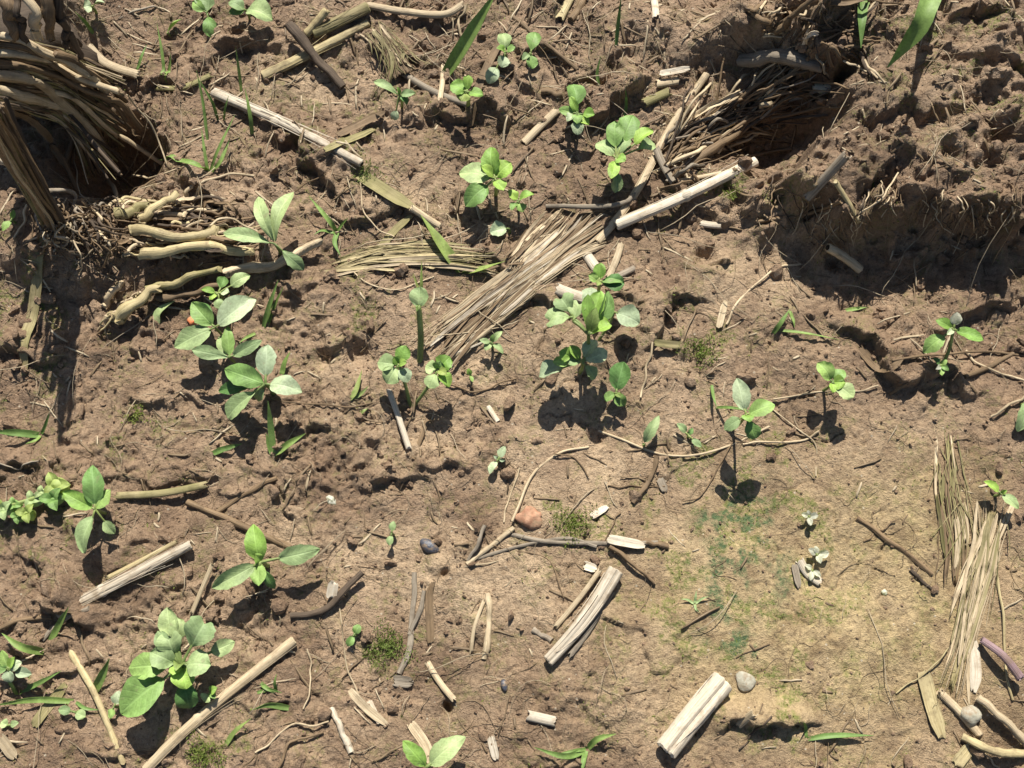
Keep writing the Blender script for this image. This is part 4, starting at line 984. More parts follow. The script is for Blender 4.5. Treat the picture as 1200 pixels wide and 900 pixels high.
cs5 += [([(910, 40, 4), (940, 12, 14), (962, -12, 18)], 12, 'brown'), ([(858, -6, 10), (885, 18, 8), (905, 28, 2)], 13, 'brown'), ([(940, 55, 4), (948, 42, 9), (962, 40, 8)], 8, 'white'), ([(940, 8, 12), (1000, 2, 16), (1060, 4, 12)], 9, 'brown')]
clump('root_debris', 'tangle of dry rootlets on top edge of the bank', (930, 25), cs5, 'roots')

cs6 = []
for k in range(90):
    x0 = rr.uniform(905, 1200); y0 = 232 + 14 * math.sin(x0 * .04) + rr.uniform(-14, 14)
    cs6.append(([(x0, y0, rr.uniform(-1, 2)), (x0 + rr.uniform(-9, 9), y0 + rr.uniform(8, 18), rr.uniform(3, 9)), (x0 + rr.uniform(-18, 14), y0 + rr.uniform(20, 46), rr.uniform(2, 10))], rr.uniform(.8, 2.2), rr.choice(['brown', 'tan', 'dark', 'brown'])))
clump('hanging_rootlets', 'fringe of fine rootlets hanging over the bank face', (1050, 250), cs6, 'roots')

# ------------------------------------------------------------------ seedlings
def plant(label, node, leaves, name='seedling', cat='seedling', base=None, stem_w=3.2, stem_mat='stem', group=None):
    """node (x, y, mm): where the leaves spring; leaf = (tip x, tip y, width px, tip mm above node, shape, material, petiole share[, roll, from-node])"""
    c = lift(node[0], node[1], node[2] * .001)
    g = np.array([c[0], c[1], HZ(c[0], c[1])]) if base is None else gnd(*base)
    t = thing(name, label, cat, g, group)
    sb = MB()
    r = stem_w * PX * .5
    P, _ = resample([g - np.array([0, 0, .002]), g + (c - g) * .5 + np.array([.0008, -.0004, 0]), c], 8)
    tube(sb, P, r * np.linspace(1.15, .9, 8), 7, 1, nxt(), .06)
    subs = []
    for lf in leaves:
        tx, ty, w, dh, sh, mt, pet = lf[:7]
        roll = lf[7] if len(lf) > 7 else 0.0
        o = c
        if len(lf) > 8: o = lift(*lf[8][:2], lf[8][2] * .001)
        z = c[2] + dh * .001
        T = at(tx, ty, z)
        lo = HZ(T[0], T[1]) + .0012
        if T[2] < lo: T = lift(tx, ty, .0012)
        B = o + (T - o) * pet
        s = nxt()
        if len(lf) > 8:
            Q, _ = resample([c - np.array([0, 0, .0005]), (c + o) / 2 + np.array([0, 0, .001]), o], 7); tube(sb, Q, r * .8, 6, 1, s, .06)
        if pet > .06:
            Q, _ = resample([o, (o + B) / 2 + np.array([0, 0, .0006]), B + (T - B) * .05], 6); tube(sb, Q, r * np.linspace(.8, .6, 6), 6, 1, s, .06)
        mb = MB()
        rr = np.random.default_rng(s)
        leaf(mb, B, T, w * PX * rr.uniform(.88, 1.06), sh, rr.uniform(.02, .20), rr.uniform(.05, .5), roll + rr.normal() * .22, s, rr.uniform(-.04, .2))
        part('leaf', mb, mt, t)
    part('stem', sb, stem_mat, t)
    return t

plant('seedling with four long narrow leaves below bleached straw', (322, 286, 16), [
    (338, 222, 19, 8, 'ob', 'gl', .05), (300, 229, 18, 8, 'ob', 'gl', .05), (261, 271, 19, 2, 'ob', 'gl', .08), (356, 316, 17, -6, 'ob', 'gl', .25)])
plant('pale broad leaved seedling at top of crowded cluster', (252, 384, 20), [
    (298, 349, 30, 3, 'ov', 'pale', .08), (224, 354, 22, 4, 'ov', 'md', .1), (203, 406, 27, 0, 'ov', 'gl', .1), (230, 350, 16, -8, 'ov', 'dk', .2)])
plant('seedling with pointed bright leaves amid crowded cluster', (269, 419, 21), [
    (225, 410, 16, 3, 'ob', 'gl', .03), (266, 382, 16, 5, 'ov', 'md', .05), (306, 399, 17, 4, 'ov', 'gl', .1), (258, 392, 13, -6, 'ov', 'gl', .1)])
plant('tall seedling with insect bitten leaves below crowded cluster', (311, 450, 22), [
    (313, 403, 25, 3, 'ov', 'pale', .2), (353, 458, 24, 2, 'ov', 'pale', .12), (261, 431, 27, 2, 'ov', 'md', .05), (264, 489, 25, -6, 'ob', 'gl', .25), (300, 470, 16, -10, 'ov', 'gl', .2), (256, 458, 18, -14, 'ov', 'dk', .3)],
    stem_w=4)
plant('small weedy seedling beside jointed stubble ends', (256, 344, 10), [
    (263, 324, 14, 2, 'ob', 'md', .3), (236, 338, 9, 3, 'ov', 'br', .2), (268, 342, 12, 3, 'ob', 'pale', .2), (258, 362, 14, 0, 'ob', 'gl', .3), (292, 322, 17, 3, 'ov', 'gl', .4), (245, 350, 8, 2, 'ov', 'br', .2)])
plant('left rosette of the bright pair sharing a root', (467, 428, 20), [
    (476, 405, 19, 3, 'ro', 'br', .15), (442, 424, 22, 0, 'ro', 'gl', .15), (453, 449, 22, -1, 'ro', 'gl', .15), (478, 448, 17, -1, 'ro', 'pale', .2), (462, 418, 12, 5, 'ob', 'br', .1), (475, 424, 11, 6, 'ob', 'br', .1)], base=(481, 478), stem_w=4)
plant('right rosette of the bright pair sharing a root', (513, 434, 20), [
    (527, 418, 20, 3, 'ro', 'br', .15), (499, 428, 17, 1, 'ro', 'gl', .15), (503, 455, 20, 0, 'ob', 'gl', .2), (527, 452, 16, 1, 'ro', 'br', .15), (517, 423, 16, 5, 'ro', 'md', .1), (523, 438, 11, 6, 'ob', 'yl', .1)], base=(483, 477), stem_w=4)
plant('lone stalk bearing one rounded leaf before fibrous sheath', (491, 362, 26), [(492, 336, 25, 3, 'ro', 'gl', .08), (487, 360, 9, 2, 'ov', 'md', .1)], base=(492, 424), stem_w=7)
plant('fresh yellow green clover seedling above frayed brown sheath', (580, 210, 22), [
    (575, 172, 26, 5, 'ro', 'br', .12), (598, 190, 24, 5, 'ro', 'br', .12), (538, 200, 28, 0, 'ro', 'gl', .1), (545, 240, 27, -2, 'ro', 'md', .25), (564, 195, 16, 7, 'ob', 'br', .1), (590, 222, 17, 3, 'ro', 'br', .1)], stem_w=4)
plant('small bright seedling beside fresh clover seedling', (607, 236, 12), [
    (626, 228, 14, 3, 'ov', 'br', .1), (597, 222, 13, 4, 'ov', 'br', .1), (612, 248, 14, 0, 'ov', 'md', .2), (599, 246, 10, 1, 'ov', 'md', .2)])
plant('single bluish round leaf below fresh clover seedling', (596, 268, 6), [(574, 272, 20, 0, 'ro', 'pale', .1)])
plant('bright two lobed seedling beside broad grass blade', (547, 108, 16), [
    (528, 98, 24, 2, 'ro', 'br', .1), (549, 88, 14, 4, 'ob', 'br', .1), (566, 110, 17, 2, 'ov', 'br', .1), (540, 118, 20, 0, 'ro', 'yl', .1)], stem_w=5)
plant('small round leaved seedling on upper soil', (592, 62, 10), [
    (588, 78, 17, 0, 'ro', 'pale', .25), (572, 97, 18, -3, 'ro', 'pale', .5), (590, 38, 18, 2, 'ro', 'gl', .2), (604, 55, 13, 3, 'ov', 'md', .2), (582, 56, 12, 4, 'ov', 'br', .1)])
plant('two leaved dark seedling beside small round leaved one', (622, 62, 10), [(627, 36, 18, 3, 'ob', 'md', .1), (624, 80, 17, -1, 'ro', 'md', .15), (612, 70, 10, 1, 'ov', 'gl', .2)])
plant('tiny winged seedling under ragged greenish stub', (468, 112, 14), [(438, 96, 12, 3, 'ob', 'gl', .05), (486, 108, 11, 3, 'ov', 'gl', .1), (478, 122, 10, -3, 'ov', 'dk', .1), (466, 102, 6, 5, 'ov', 'br', .1), (462, 141, 11, -9, 'ro', 'pale', .6)])
plant('clustered seedling with one large dark leaf', (677, 134, 14), [
    (672, 98, 24, 1, 'ro', 'dk', .3), (655, 127, 13, 1, 'ov', 'md', .2), (664, 141, 14, 0, 'ro', 'pale', .3), (677, 158, 15, -2, 'ro', 'pale', .3), (697, 134, 14, 2, 'ro', 'br', .3), (676, 143, 13, 3, 'ro', 'md', .1), (668, 112, 10, 5, 'ov', 'br', .1), (690, 146, 12, 1, 'ov', 'br', .2)])
plant('heart leaved clover seedling beside jointed tan stalk', (722, 186, 26), [
    (700, 165, 26, 0, 'ro', 'gl', .15), (732, 158, 26, 0, 'ro', 'gl', .2), (742, 134, 27, 2, 'ro', 'md', .35), (720, 142, 22, 3, 'ro', 'md', .3), (765, 152, 20, 4, 'ro', 'br', .5), (768, 166, 18, -4, 'ob', 'gl', .55), (716, 210, 14, 4, 'ov', 'br', .1), (733, 188, 16, 4, 'ov', 'br', .05), (722, 226, 17, -8, 'ob', 'gl', .35)], stem_w=4)
plant('largest clover seedling, many leaved, on bare middle soil', (690, 392, 40), [
    (655, 346, 25, 2, 'ht', 'gl', .25, 0, (672, 372, 40)), (638, 374, 27, 2, 'ht', 'gl', .1, 0, (672, 372, 40)), (680, 352, 22, 3, 'ht', 'gl', .1, 0, (672, 376, 40)),
    (703, 340, 24, 6, 'ob', 'br', .15, .3), (716, 342, 22, 4, 'ob', 'md', .2, -.5), (689, 345, 14, 9, 'ob', 'br', .1), (716, 380, 24, 5, 'ob', 'br', .12, .4), (698, 362, 14, 10, 'ov', 'yl', .1),
    (692, 336, 20, -4, 'ro', 'pale', .6)], stem_w=4.5)
plant('lower tier seedling growing at foot of largest clover', (682, 424, 22), [
    (698, 398, 17, 4, 'ob', 'pale', .15), (712, 412, 19, 3, 'ob', 'pale', .1), (664, 422, 17, 2, 'ob', 'gl', .1), (698, 444, 19, -5, 'ob', 'gl', .2), (631, 440, 26, -4, 'ro', 'pale', .45), (655, 412, 16, 6, 'ov', 'br', .5), (648, 424, 16, 3, 'ov', 'md', .45), (670, 405, 14, 8, 'ov', 'br', .2)], stem_w=4)
plant('small sprig with cupped leaves above largest clover', (702, 330, 20), [
    (704, 308, 15, 4, 'ro', 'br', .15), (690, 322, 12, 3, 'ov', 'md', .15), (732, 332, 22, 0, 'ob', 'dk', .1), (729, 328, 12, 2, 'ov', 'md', .1), (700, 334, 9, 5, 'ov', 'yl', .1)], stem_w=4)
plant('white spotted round seed leaf right of largest clover', (720, 366, 16), [(750, 377, 27, 1, 'ro', 'pale', .08)], base=(700, 400))
plant('round dark leaf seedling right of largest clover', (722, 460, 12), [(731, 424, 27, 4, 'ro', 'dk', .08), (732, 476, 15, -2, 'ov', 'md', .1), (709, 470, 14, -2, 'ov', 'md', .1), (727, 466, 7, 3, 'ov', 'yl', .1)])
plant('single upright spear leaf on bare soil', (754, 520, 4), [(772, 488, 14, 8, 'ov', 'gl', .05)])
plant('tiny seedling with red bud beside spear leaf', (806, 510, 3), [(794, 496, 9, 3, 'ov', 'gl', .2), (822, 524, 9, 0, 'ov', 'gl', .3), (812, 502, 7, 2, 'ov', 'dk', .1)])
plant('glossy seedling with silvery upright leaf near moss stain', (874, 486, 36), [
    (864, 443, 20, 4, 'ov', 'pale', .12), (908, 474, 20, 3, 'ov', 'md', .1), (878, 494, 14, 4, 'ov', 'br', .1), (849, 504, 15, -6, 'ov', 'gl', .25), (886, 514, 20, -5, 'ob', 'md', .2)])
plant('round leaved seedling beside pale crinkled root', (975, 448, 18), [
    (958, 425, 22, 3, 'ro', 'md', .1), (990, 434, 16, 2, 'ov', 'md', .15), (1000, 466, 22, 1, 'ob', 'gl', .1), (976, 460, 12, 2, 'ov', 'br', .1), (990, 448, 18, 4, 'ov', 'br', .1)])
plant('white budded seedling above the folded dead leaf', (1117, 386, 26), [
    (1097, 375, 15, 3, 'ov', 'br', .1), (1152, 399, 15, 1, 'ov', 'br', .08), (1122, 366, 12, 6, 'ro', 'petal', .25), (1082, 412, 19, -6, 'ov', 'md', .3), (1110, 392, 7, 3, 'ov', 'pale', .1)], base=(1105, 428), stem_w=4)
plant('dark little sprig under white budded seedling', (1102, 428, 5), [(1094, 420, 7, 3, 'ov', 'dk', .1), (1110, 422, 7, 3, 'ov', 'md', .1), (1104, 440, 7, 1, 'ov', 'md', .1), (1098, 432, 6, 4, 'ov', 'petal', .2), (1112, 434, 7, 2, 'ov', 'dk', .1)])
plant('tiny pale cross shaped seedling on middle soil', (584, 538, 6), [(592, 523, 11, 2, 'ov', 'pale', .12), (573, 555, 11, 0, 'ov', 'pale', .15), (592, 540, 4, 1, 'la', 'pale', .1), (578, 534, 4, 2, 'la', 'pale', .1)])
plant('tiny two leaved sprout above dark seed', (459, 625, 7), [(461, 611, 9, 2, 'ro', 'gl', .2), (456, 639, 9, 1, 'ro', 'gl', .2)])
plant('tiny paired leaves lying on soil by moss tuft', (415, 744, 3), [(421, 732, 10, 1, 'ro', 'md', .1), (407, 757, 10, 0, 'ro', 'md', .1)])
plant('long leaved bright seedling at end of buried stick', (305, 659, 18), [
    (296, 615, 24, 5, 'ov', 'br', .06), (248, 689, 22, 0, 'ov', 'gl', .1), (374, 644, 24, 1, 'ov', 'gl', .3), (302, 686, 20, 2, 'ov', 'md', .1), (322, 692, 13, -9, 'ov', 'dk', .3), (300, 650, 12, 5, 'ov', 'br', .05)], stem_w=5)
plant('seedling with dark upright leaf at mottled stalk end', (112, 597, 16), [
    (108, 545, 24, 4, 'ov', 'dk', .1), (74, 577, 20, 3, 'ov', 'br', .08), (128, 574, 16, 3, 'ov', 'md', .05), (96, 648, 28, -2, 'ov', 'gl', .15), (134, 626, 12, -8, 'ov', 'gl', .45)])
plant('round leaved rosette with heart leaves over tan straw', (212, 780, 19), [
    (195, 712, 22, 6, 'ro', 'gl', .5), (184, 740, 20, 6, 'ro', 'gl', .5), (208, 724, 20, 6, 'ro', 'gl', .55), (195, 740, 30, 7, 'ht', 'gl', .35), (243, 724, 31, 7, 'ht', 'gl', .4), (246, 778, 29, 4, 'ro', 'gl', .2), (176, 764, 27, 4, 'ro', 'gl', .2), (149, 782, 27, 2, 'ro', 'md', .25), (141, 836, 40, 0, 'ro', 'md', .28), (218, 806, 28, 4, 'ro', 'br', .05), (202, 790, 16, 8, 'ob', 'br', .1), (222, 832, 26, -8, 'ro', 'dk', .35), (275, 752, 18, -6, 'ov', 'gl', .55), (207, 782, 12, 10, 'ov', 'yl', .1)], stem_w=5)
plant('small bud leaved shoot under round leaved rosette', (246, 812, 8), [(254, 806, 10, 3, 'ov', 'br', .1), (238, 822, 13, 0, 'ov', 'gl', .2), (252, 818, 7, 2, 'ov', 'md', .1)])
plant('tiny pale leaf pair beside slender yellow stalk', (134, 828, 6), [(140, 810, 13, 2, 'ov', 'pale', .15), (128, 842, 12, 0, 'ov', 'md', .15)])
plant('small whitish leaf cluster at lower left edge', (10, 784, 8), [(2, 762, 14, 3, 'ov', 'md', .1), (26, 776, 13, 2, 'ov', 'pale', .1), (36, 790, 12, 0, 'ov', 'pale', .3), (12, 800, 14, -1, 'ov', 'pale', .1), (-8, 780, 14, 1, 'ov', 'md', .1), (18, 770, 9, 4, 'ov', 'br', .1)])
plant('two dull round leaves beside slender yellow stalk', (86, 834, 4), [(68, 831, 11, 1, 'ov', 'gl', .15), (100, 840, 13, 0, 'ro', 'gl', .2)])
plant('two grey green leaves in lower left corner', (10, 850, 4), [(1, 846, 11, 1, 'ro', 'gl', .1), (21, 847, 8, 1, 'ov', 'gl', .2)])
plant('pair of broad fresh leaves at bottom edge', (500, 899, 14), [(472, 868, 20, 4, 'ov', 'br', .05), (543, 863, 24, 4, 'ov', 'gl', .08)], stem_w=5)
plant('pale round leaf at upper edge above bleached straw', (288, 12, 10), [(318, 20, 34, 3, 'ro', 'gl', .05), (268, 2, 18, 3, 'ov', 'gl', .1), (268, 14, 14, 1, 'ov', 'md', .1)])
plant('shaded leaf pair below edge leaves at top', (243, 16, 10), [(246, -8, 30, 4, 'ro', 'gl', .1), (248, 42, 20, -4, 'ob', 'dk', .15), (226, 2, 16, 1, 'ov', 'md', .2)])
plant('narrow dark leaf in shade at upper left', (196, 38, 4), [(210, 20, 13, 3, 'la', 'md', .05)])
plant('small pale leaf at top edge beyond stubble', (108, 8, 6), [(98, 8, 20, 2, 'ro', 'pale', .05), (122, 2, 10, 2, 'ov', 'pale', .1)])
plant('small two leaved seedling beside fallen straw sheath', (1172, 578, 8), [(1156, 563, 11, 3, 'ov', 'br', .1), (1194, 596, 12, 1, 'ov', 'gl', .1), (1180, 574, 6, 3, 'ov', 'br', .1)])
plant('leaf tip entering at right edge above pale rootlet', (1203, 470, 8), [(1194, 505, 17, 0, 'ov', 'gl', .05), (1206, 460, 14, 2, 'ov', 'gl', .1)])
plant('young weed with narrow leaves in front of fibrous sheath', (576, 402, 8), [(562, 398, 8, 2, 'ov', 'gl', .1), (568, 410, 9, 0, 'ov', 'gl', .1), (588, 388, 8, 3, 'ov', 'gl', .1), (590, 414, 9, 0, 'ov', 'gl', .1), (578, 392, 6, 4, 'ov', 'md', .1)])
plant('tiny green sprout on soil right of rosette pair', (551, 440, 4), [(549, 432, 7, 3, 'ov', 'br', .05), (554, 447, 5, 1, 'ov', 'md', .05)])
plant('small leaf sprout in the litter at left edge', (14, 258, 4), [(2, 270, 10, 1, 'ov', 'md', .1), (16, 246, 6, 3, 'ov', 'br', .1)])

def blossom(label, c, tips):
    t = plant(label, c, [(x, y, w, 1.5, 'ov', 'petal', .1) for x, y, w in tips], name='white_blossom', cat='flower', stem_w=2)
    return t
blossom('small white blossom beside rolled pale leaf scrap', (957, 650, 4), [(948, 643, 9), (972, 648, 9), (956, 640, 7), (962, 660, 7)])
blossom('small white blossom above the rolled leaf scrap', (948, 605, 4), [(939, 602, 7), (959, 604, 7), (947, 598, 6), (950, 616, 7)])
blossom('tiny white bloom cluster under rolled leaf scrap', (952, 668, 3), [(944, 662, 6), (962, 676, 7), (950, 680, 6)])

# bud spike at the left edge: each bud a part
bt = thing('bud_spike', 'yellow green bud spike lying at left edge beside dark leaved seedling', 'plant', gnd(40, 590))
P, _ = resample([lift(-20, 596, .006), lift(12, 592, .008), lift(45, 582, .009), lift(72, 572, .010)], 16)
mb = MB(); tube(mb, P, .0011, 7, 1, 3, .06); part('stem', mb, 'stem', bt)
def blob(c, r, seed, squash=(1, 1, 1), nu=12, nv=8, rough=.08):
    rr = np.random.default_rng(seed)
    th = np.linspace(0, math.pi, nv); ph = np.linspace(0, 2 * math.pi, nu + 1)
    k = rr.normal(size=(4, 3))
    D = np.stack(np.broadcast_arrays(np.sin(th)[:, None] * np.cos(ph)[None], np.sin(th)[:, None] * np.sin(ph)[None], np.cos(th)[:, None] * np.ones((1, nu + 1))), -1)
    m = 1 + rough * sum(np.sin(D @ k[i] * 2.2 + i) for i in range(4))
    return np.asarray(c) + D * (m[..., None] * r * np.asarray(squash)), np.stack(np.broadcast_arrays(ph[None] * r, th[:, None] * r), -1).copy()
for i, (x, y, w) in enumerate([(68, 570, 28), (64, 586, 24), (40, 586, 18), (33, 602, 20), (18, 592, 15), (6, 598, 20), (-4, 590, 18), (22, 606, 14), (50, 578, 14)]):
    mb = MB(); X, UV = blob(lift(x, y, .006), w * PX * .40, i, (1.1, .8, .7), rough=.13); X += blob((0, 0, 0), .0004, i + 50, rough=.5)[0]; mb.grid(X[:, ::-1], UV[:, ::-1])
    c0 = lift(x, y, .007)
    for q in range(3):
        a_ = q * 2.1 + i; leaf(mb, c0 + np.array([0, 0, .001]), c0 + np.array([math.cos(a_), math.sin(a_), .5]) * w * PX * .62, w * PX * .5, 'ov', .25, .4, 0, i * 5 + q)
    part('bud', mb, ('yl', 'md', 'gl')[i % 3], bt)

# ------------------------------------------------------------------ grass
def grass(label, blades, mat='grass', group=None, name='grass_sprig', cat='grass'):
    g0 = gnd(*blades[0][0][0][:2])
    t = thing(name, label, cat, g0, group)
    for pts, w in blades:
        s = nxt(); rr = np.random.default_rng(s)
        Q = [gnd(p[0], p[1]) - np.array([0, 0, .001]) if len(p) < 3 or p[2] == 0 else lift(p[0], p[1], p[2] * .001) for p in pts]
        P, L = resample(Q, 14)
        hs = np.array([HZ(q[0], q[1]) for q in P]) + .0004
        P[1:, 2] = np.maximum(P[1:, 2], hs[1:])
        W = w * PX * np.interp(np.linspace(0, 1, 14), [0, .25, .6, 1], [.7, 1, .85, .06])
        mb = MB(); ribbon(mb, P, W, .00022, .35, np.linspace(0, rr.normal() * .5, 14), 5, s, .00002)
        part('blade', mb, mat, t)
    return t
grass('broad grass blade rising beside bright two lobed seedling', [([(522, 88), (545, 52, 20), (583, -12, 46)], 19)])
grass('kinked broad grass blade hanging above the bank', [([(1098, -20, 60), (1086, 10, 56), (1075, 36, 48), (1040, 79, 30)], 22), ([(1100, -30), (1098, -24, 30), (1094, -6, 58)], 16)])
grass('short wide blade tip in shade on bank top', [([(1012, -6), (1010, 20, 12), (1009, 56, 14)], 13)])
grass('yellowed grass shoot folded over pale flat sheath', [([(541, 318), (522, 294, 5), (493, 252, 9)], 15), ([(540, 318), (562, 316, 4), (592, 306, 4)], 9)], 'yl')
grass('grass tuft beside bleached straw and hollow', [([(245, 200), (222, 190, 6), (184, 187, 8)], 7), ([(246, 200), (256, 175, 10), (275, 135, 16)], 4), ([(247, 200), (258, 190, 6), (270, 160, 10)], 5), ([(244, 202), (240, 180, 8), (236, 150, 14)], 4), ([(248, 202), (252, 196, 4), (262, 188, 4)], 4)])
grass('thin upright grass blades crossing bleached straw', [([(243, 165), (238, 120, 14), (230, 82, 24)], 4), ([(256, 142), (248, 118, 10), (232, 92, 16)], 4), ([(283, 110), (281, 90, 8), (276, 55, 20)], 4), ([(296, 160), (293, 135, 10), (287, 103, 18)], 5), ([(262, 142), (264, 126, 8), (268, 112, 12)], 3)])
grass('fine grass blades in shade near upper edge', [([(192, 98), (191, 70, 8), (184, 28, 18)], 4), ([(196, 98), (199, 75, 6), (200, 62, 10)], 4), ([(110, 40), (100, 26, 6), (88, 14, 10)], 5), ([(160, 84), (166, 66, 6), (172, 52, 10)], 4)])
grass('dark thin grass tuft right of long leaved seedling', [([(395, 272), (385, 258, 6), (362, 230, 12)], 6), ([(396, 272), (392, 284, 5), (399, 300, 5)], 6), ([(394, 272), (402, 262, 6), (408, 255, 9)], 4), ([(394, 274), (378, 270, 4), (368, 275, 4)], 4)])
grass('three leaved grass shoot below crowded cluster', [([(320, 533), (318, 505, 8), (314, 470, 20)], 8), ([(321, 533), (338, 520, 6), (358, 508, 10)], 8), ([(319, 533), (315, 520, 4), (312, 508, 8)], 6)])
grass('horizontal grass blade at left edge', [([(48, 510), (20, 507, 6), (-10, 506, 8)], 9), ([(48, 510), (54, 496, 6), (58, 482, 10)], 4), ([(48, 510), (42, 516, 2), (30, 520, 2)], 4)])
grass('fine green shoots between seedlings left of middle', [([(308, 385), (315, 360, 6), (326, 328, 10)], 6), ([(312, 384), (322, 358, 6), (332, 336, 10)], 5), ([(300, 390), (288, 396, 2), (280, 402, 2)], 4), ([(330, 440), (334, 425, 5), (340, 412, 8)], 7)])
grass('short green blade beside ledge near crowded cluster', [([(248, 532), (262, 526, 2), (284, 520, 3)], 7)])
grass('curled green leaf peeping from stubble stalk gap', [([(184, 378), (186, 366, 5), (205, 352, 6)], 10)], 'gl')
grass('thin grass cross on shaded right soil', [([(905, 392), (914, 380, 3), (926, 362, 6)], 6), ([(906, 386), (940, 390, 3), (984, 398, 3)], 4), ([(925, 364), (930, 376, 2), (931, 384, 1)], 4)])
grass('tiny green blade on shaded mud under the bank', [([(990, 364), (1002, 362, 1), (1016, 360, 2)], 5)])
grass('thin green shoot joining the glossy seedling', [([(834, 450), (836, 465, 6), (840, 477, 10)], 4), ([(838, 477), (858, 478, 12), (884, 482, 18)], 4)])
grass('spreading thin grass at bottom edge', [([(688, 878), (662, 886, 4), (626, 876, 5)], 7), ([(688, 878), (700, 866, 5), (722, 860, 7)], 7), ([(687, 879), (684, 890, 3), (682, 908, 4)], 6), ([(688, 878), (672, 880, 3), (652, 884, 4)], 4)])
grass('flat thin grass on smooth yellowish mud', [([(946, 866), (975, 862, 3), (1024, 862, 3)], 6), ([(945, 866), (944, 854, 3), (942, 846, 5)], 4)])
grass('long grass blades among lower left weeds', [([(88, 822), (40, 820, 5), (-8, 827, 6)], 7), ([(88, 822), (100, 830, 3), (118, 832, 2)], 4), ([(22, 812), (50, 798, 5), (72, 786, 8)], 6), ([(58, 752), (68, 735, 6), (80, 712, 10)], 8), ([(52, 764), (25, 758, 6), (2, 742, 8)], 9), ([(110, 812), (118, 795, 6), (128, 772, 12)], 10), ([(20, 815), (12, 800, 4), (4, 792, 6)], 5)])
grass('small grass sprig beside tan straw tip', [([(340, 830), (315, 826, 3), (296, 832, 4)], 7), ([(300, 812), (316, 808, 2), (330, 812, 2)], 4), ([(324, 812), (322, 800, 4), (324, 790, 6)], 4), ([(305, 800), (312, 806, 2), (322, 812, 1)], 5)])
grass('lone blade rising near round leaved rosette', [([(264, 874), (275, 858, 4), (294, 842, 8)], 6)], 'yl')
grass('small sprout star on brown mud', [([(814, 708), (806, 703, 2), (798, 702, 3)], 3), ([(814, 708), (822, 702, 2), (830, 699, 3)], 3), ([(814, 708), (815, 700, 2), (816, 692, 3)], 3), ([(814, 708), (816, 714, 1), (820, 718, 1)], 3)], 'gl')
grass('thin shoots rising from upper middle soil', [([(722, 55), (724, 30, 8), (728, -4, 20)], 5), ([(702, 100), (700, 85, 5), (704, 66, 10)], 4), ([(732, 140), (734, 122, 6), (733, 104, 12)], 4)])
grass('thin shoot at edge of fibrous sheath', [([(495, 348), (494, 335, 6), (494, 306, 14)], 4), ([(495, 348), (488, 332, 4), (484, 320, 6)], 3)], 'yl')
grass('pale green sprig left of rosette pair', [([(410, 468), (418, 456, 3), (424, 434, 6)], 7), ([(410, 468), (422, 462, 2), (432, 452, 3)], 5), ([(421, 486), (426, 482, 2), (432, 478, 2)], 5)], 'stem')

# ------------------------------------------------------------------ stones and seeds
def pebble(label, px, py, w, sq, mat, seed, name='pebble', cat='stone', rot=0, rough=.1):
    g = gnd(px, py); r = w * PX * .5
    X, UV = blob((0, 0, 0), r, seed, sq, 20, 13, rough)
    c, s = math.cos(rot), math.sin(rot)
    X = np.stack([X[..., 0] * c - X[..., 1] * s, X[..., 0] * s + X[..., 1] * c, X[..., 2]], -1) + g + np.array([0, 0, r * sq[2] * .25])
    mb = MB(); mb.grid(X[:, ::-1], UV[:, ::-1])
    return solo(name, label, cat, mb, mat)
pebble('orange brown angular stone on bare soil', 622, 607, 27, (1.1, .85, .45), 'brick', 3, rough=.12)
pebble('shiny blue black seed lying on soil', 503, 641, 22, (1.1, .68, .6), 'slate', 5, 'dark_seed', 'seed', -.5, .05)
pebble('pale round pebble in bottom right straw', 1136, 838, 23, (1, .95, .8), 'stone', 8, rough=.05)
pebble('pale flat pebble above fat grooved straw', 874, 799, 20, (.95, 1.05, .4), 'stone', 9)
pebble('small dark seed near knobbed straw', 591, 803, 12, (.6, 1.1, .6), 'slate', 10, 'dark_seed', 'seed', .2, .05)
pebble('small orange petal scrap under crowded cluster', 227, 377, 11, (1, 1, .7), 'orange', 11, 'petal_scrap', 'petal')
pebble('white shell chip beside thick mossy stem', 966, 105, 24, (1.1, .75, .5), 'petal', 12, 'shell_chip', 'shell', .3)
pebble('small white crumb on mud near rolled scrap', 1036, 694, 7, (1, 1, .7), 'petal', 13, 'white_crumb', 'crumb')
pebble('white husk speck left of middle soil', 388, 586, 12, (1, .7, .5), 'petal', 14, 'husk', 'husk', -.8)

# ------------------------------------------------------------------ uncountable stuff: crumbs, chaff, hair roots, moss
def field(A, x, y):
    ix = np.clip(np.searchsorted(XS, x) - 1, 0, len(XS) - 2); iy = np.clip(np.searchsorted(YS, y) - 1, 0, len(YS) - 2)
    fx = (x - XS[ix]) / (XS[ix + 1] - XS[ix]); fy = (y - YS[iy]) / (YS[iy + 1] - YS[iy])
    return (A[iy, ix] * (1 - fx) + A[iy, ix + 1] * fx) * (1 - fy) + (A[iy + 1, ix] * (1 - fx) + A[iy + 1, ix + 1] * fx) * fy
def raw_obj(name, V, F, mat, label, cat=None, smooth=True, UV=None):
    me = bpy.data.meshes.new(name)
    k = F.shape[1]
    me.vertices.add(len(V)); me.vertices.foreach_set('co', V.astype(np.float32).ravel())
    me.loops.add(F.size); me.loops.foreach_set('vertex_index', F.astype(np.int32).ravel())
    me.polygons.add(len(F)); me.polygons.foreach_set('loop_start', np.arange(0, F.size, k, dtype=np.int32))
    me.polygons.foreach_set('use_smooth', np.full(len(F), smooth))
    me.update(calc_edges=True)
    if UV is not None:
        me.uv_layers.new(name='UVMap').data.foreach_set('uv', UV[F.ravel()].astype(np.float32).ravel())
    me.materials.append(M[mat])
    o = bpy.data.objects.new(name, me); COL.objects.link(o)
    o['kind'] = 'stuff'
    if label: o['label'] = label
    if cat: o['category'] = cat
    return o
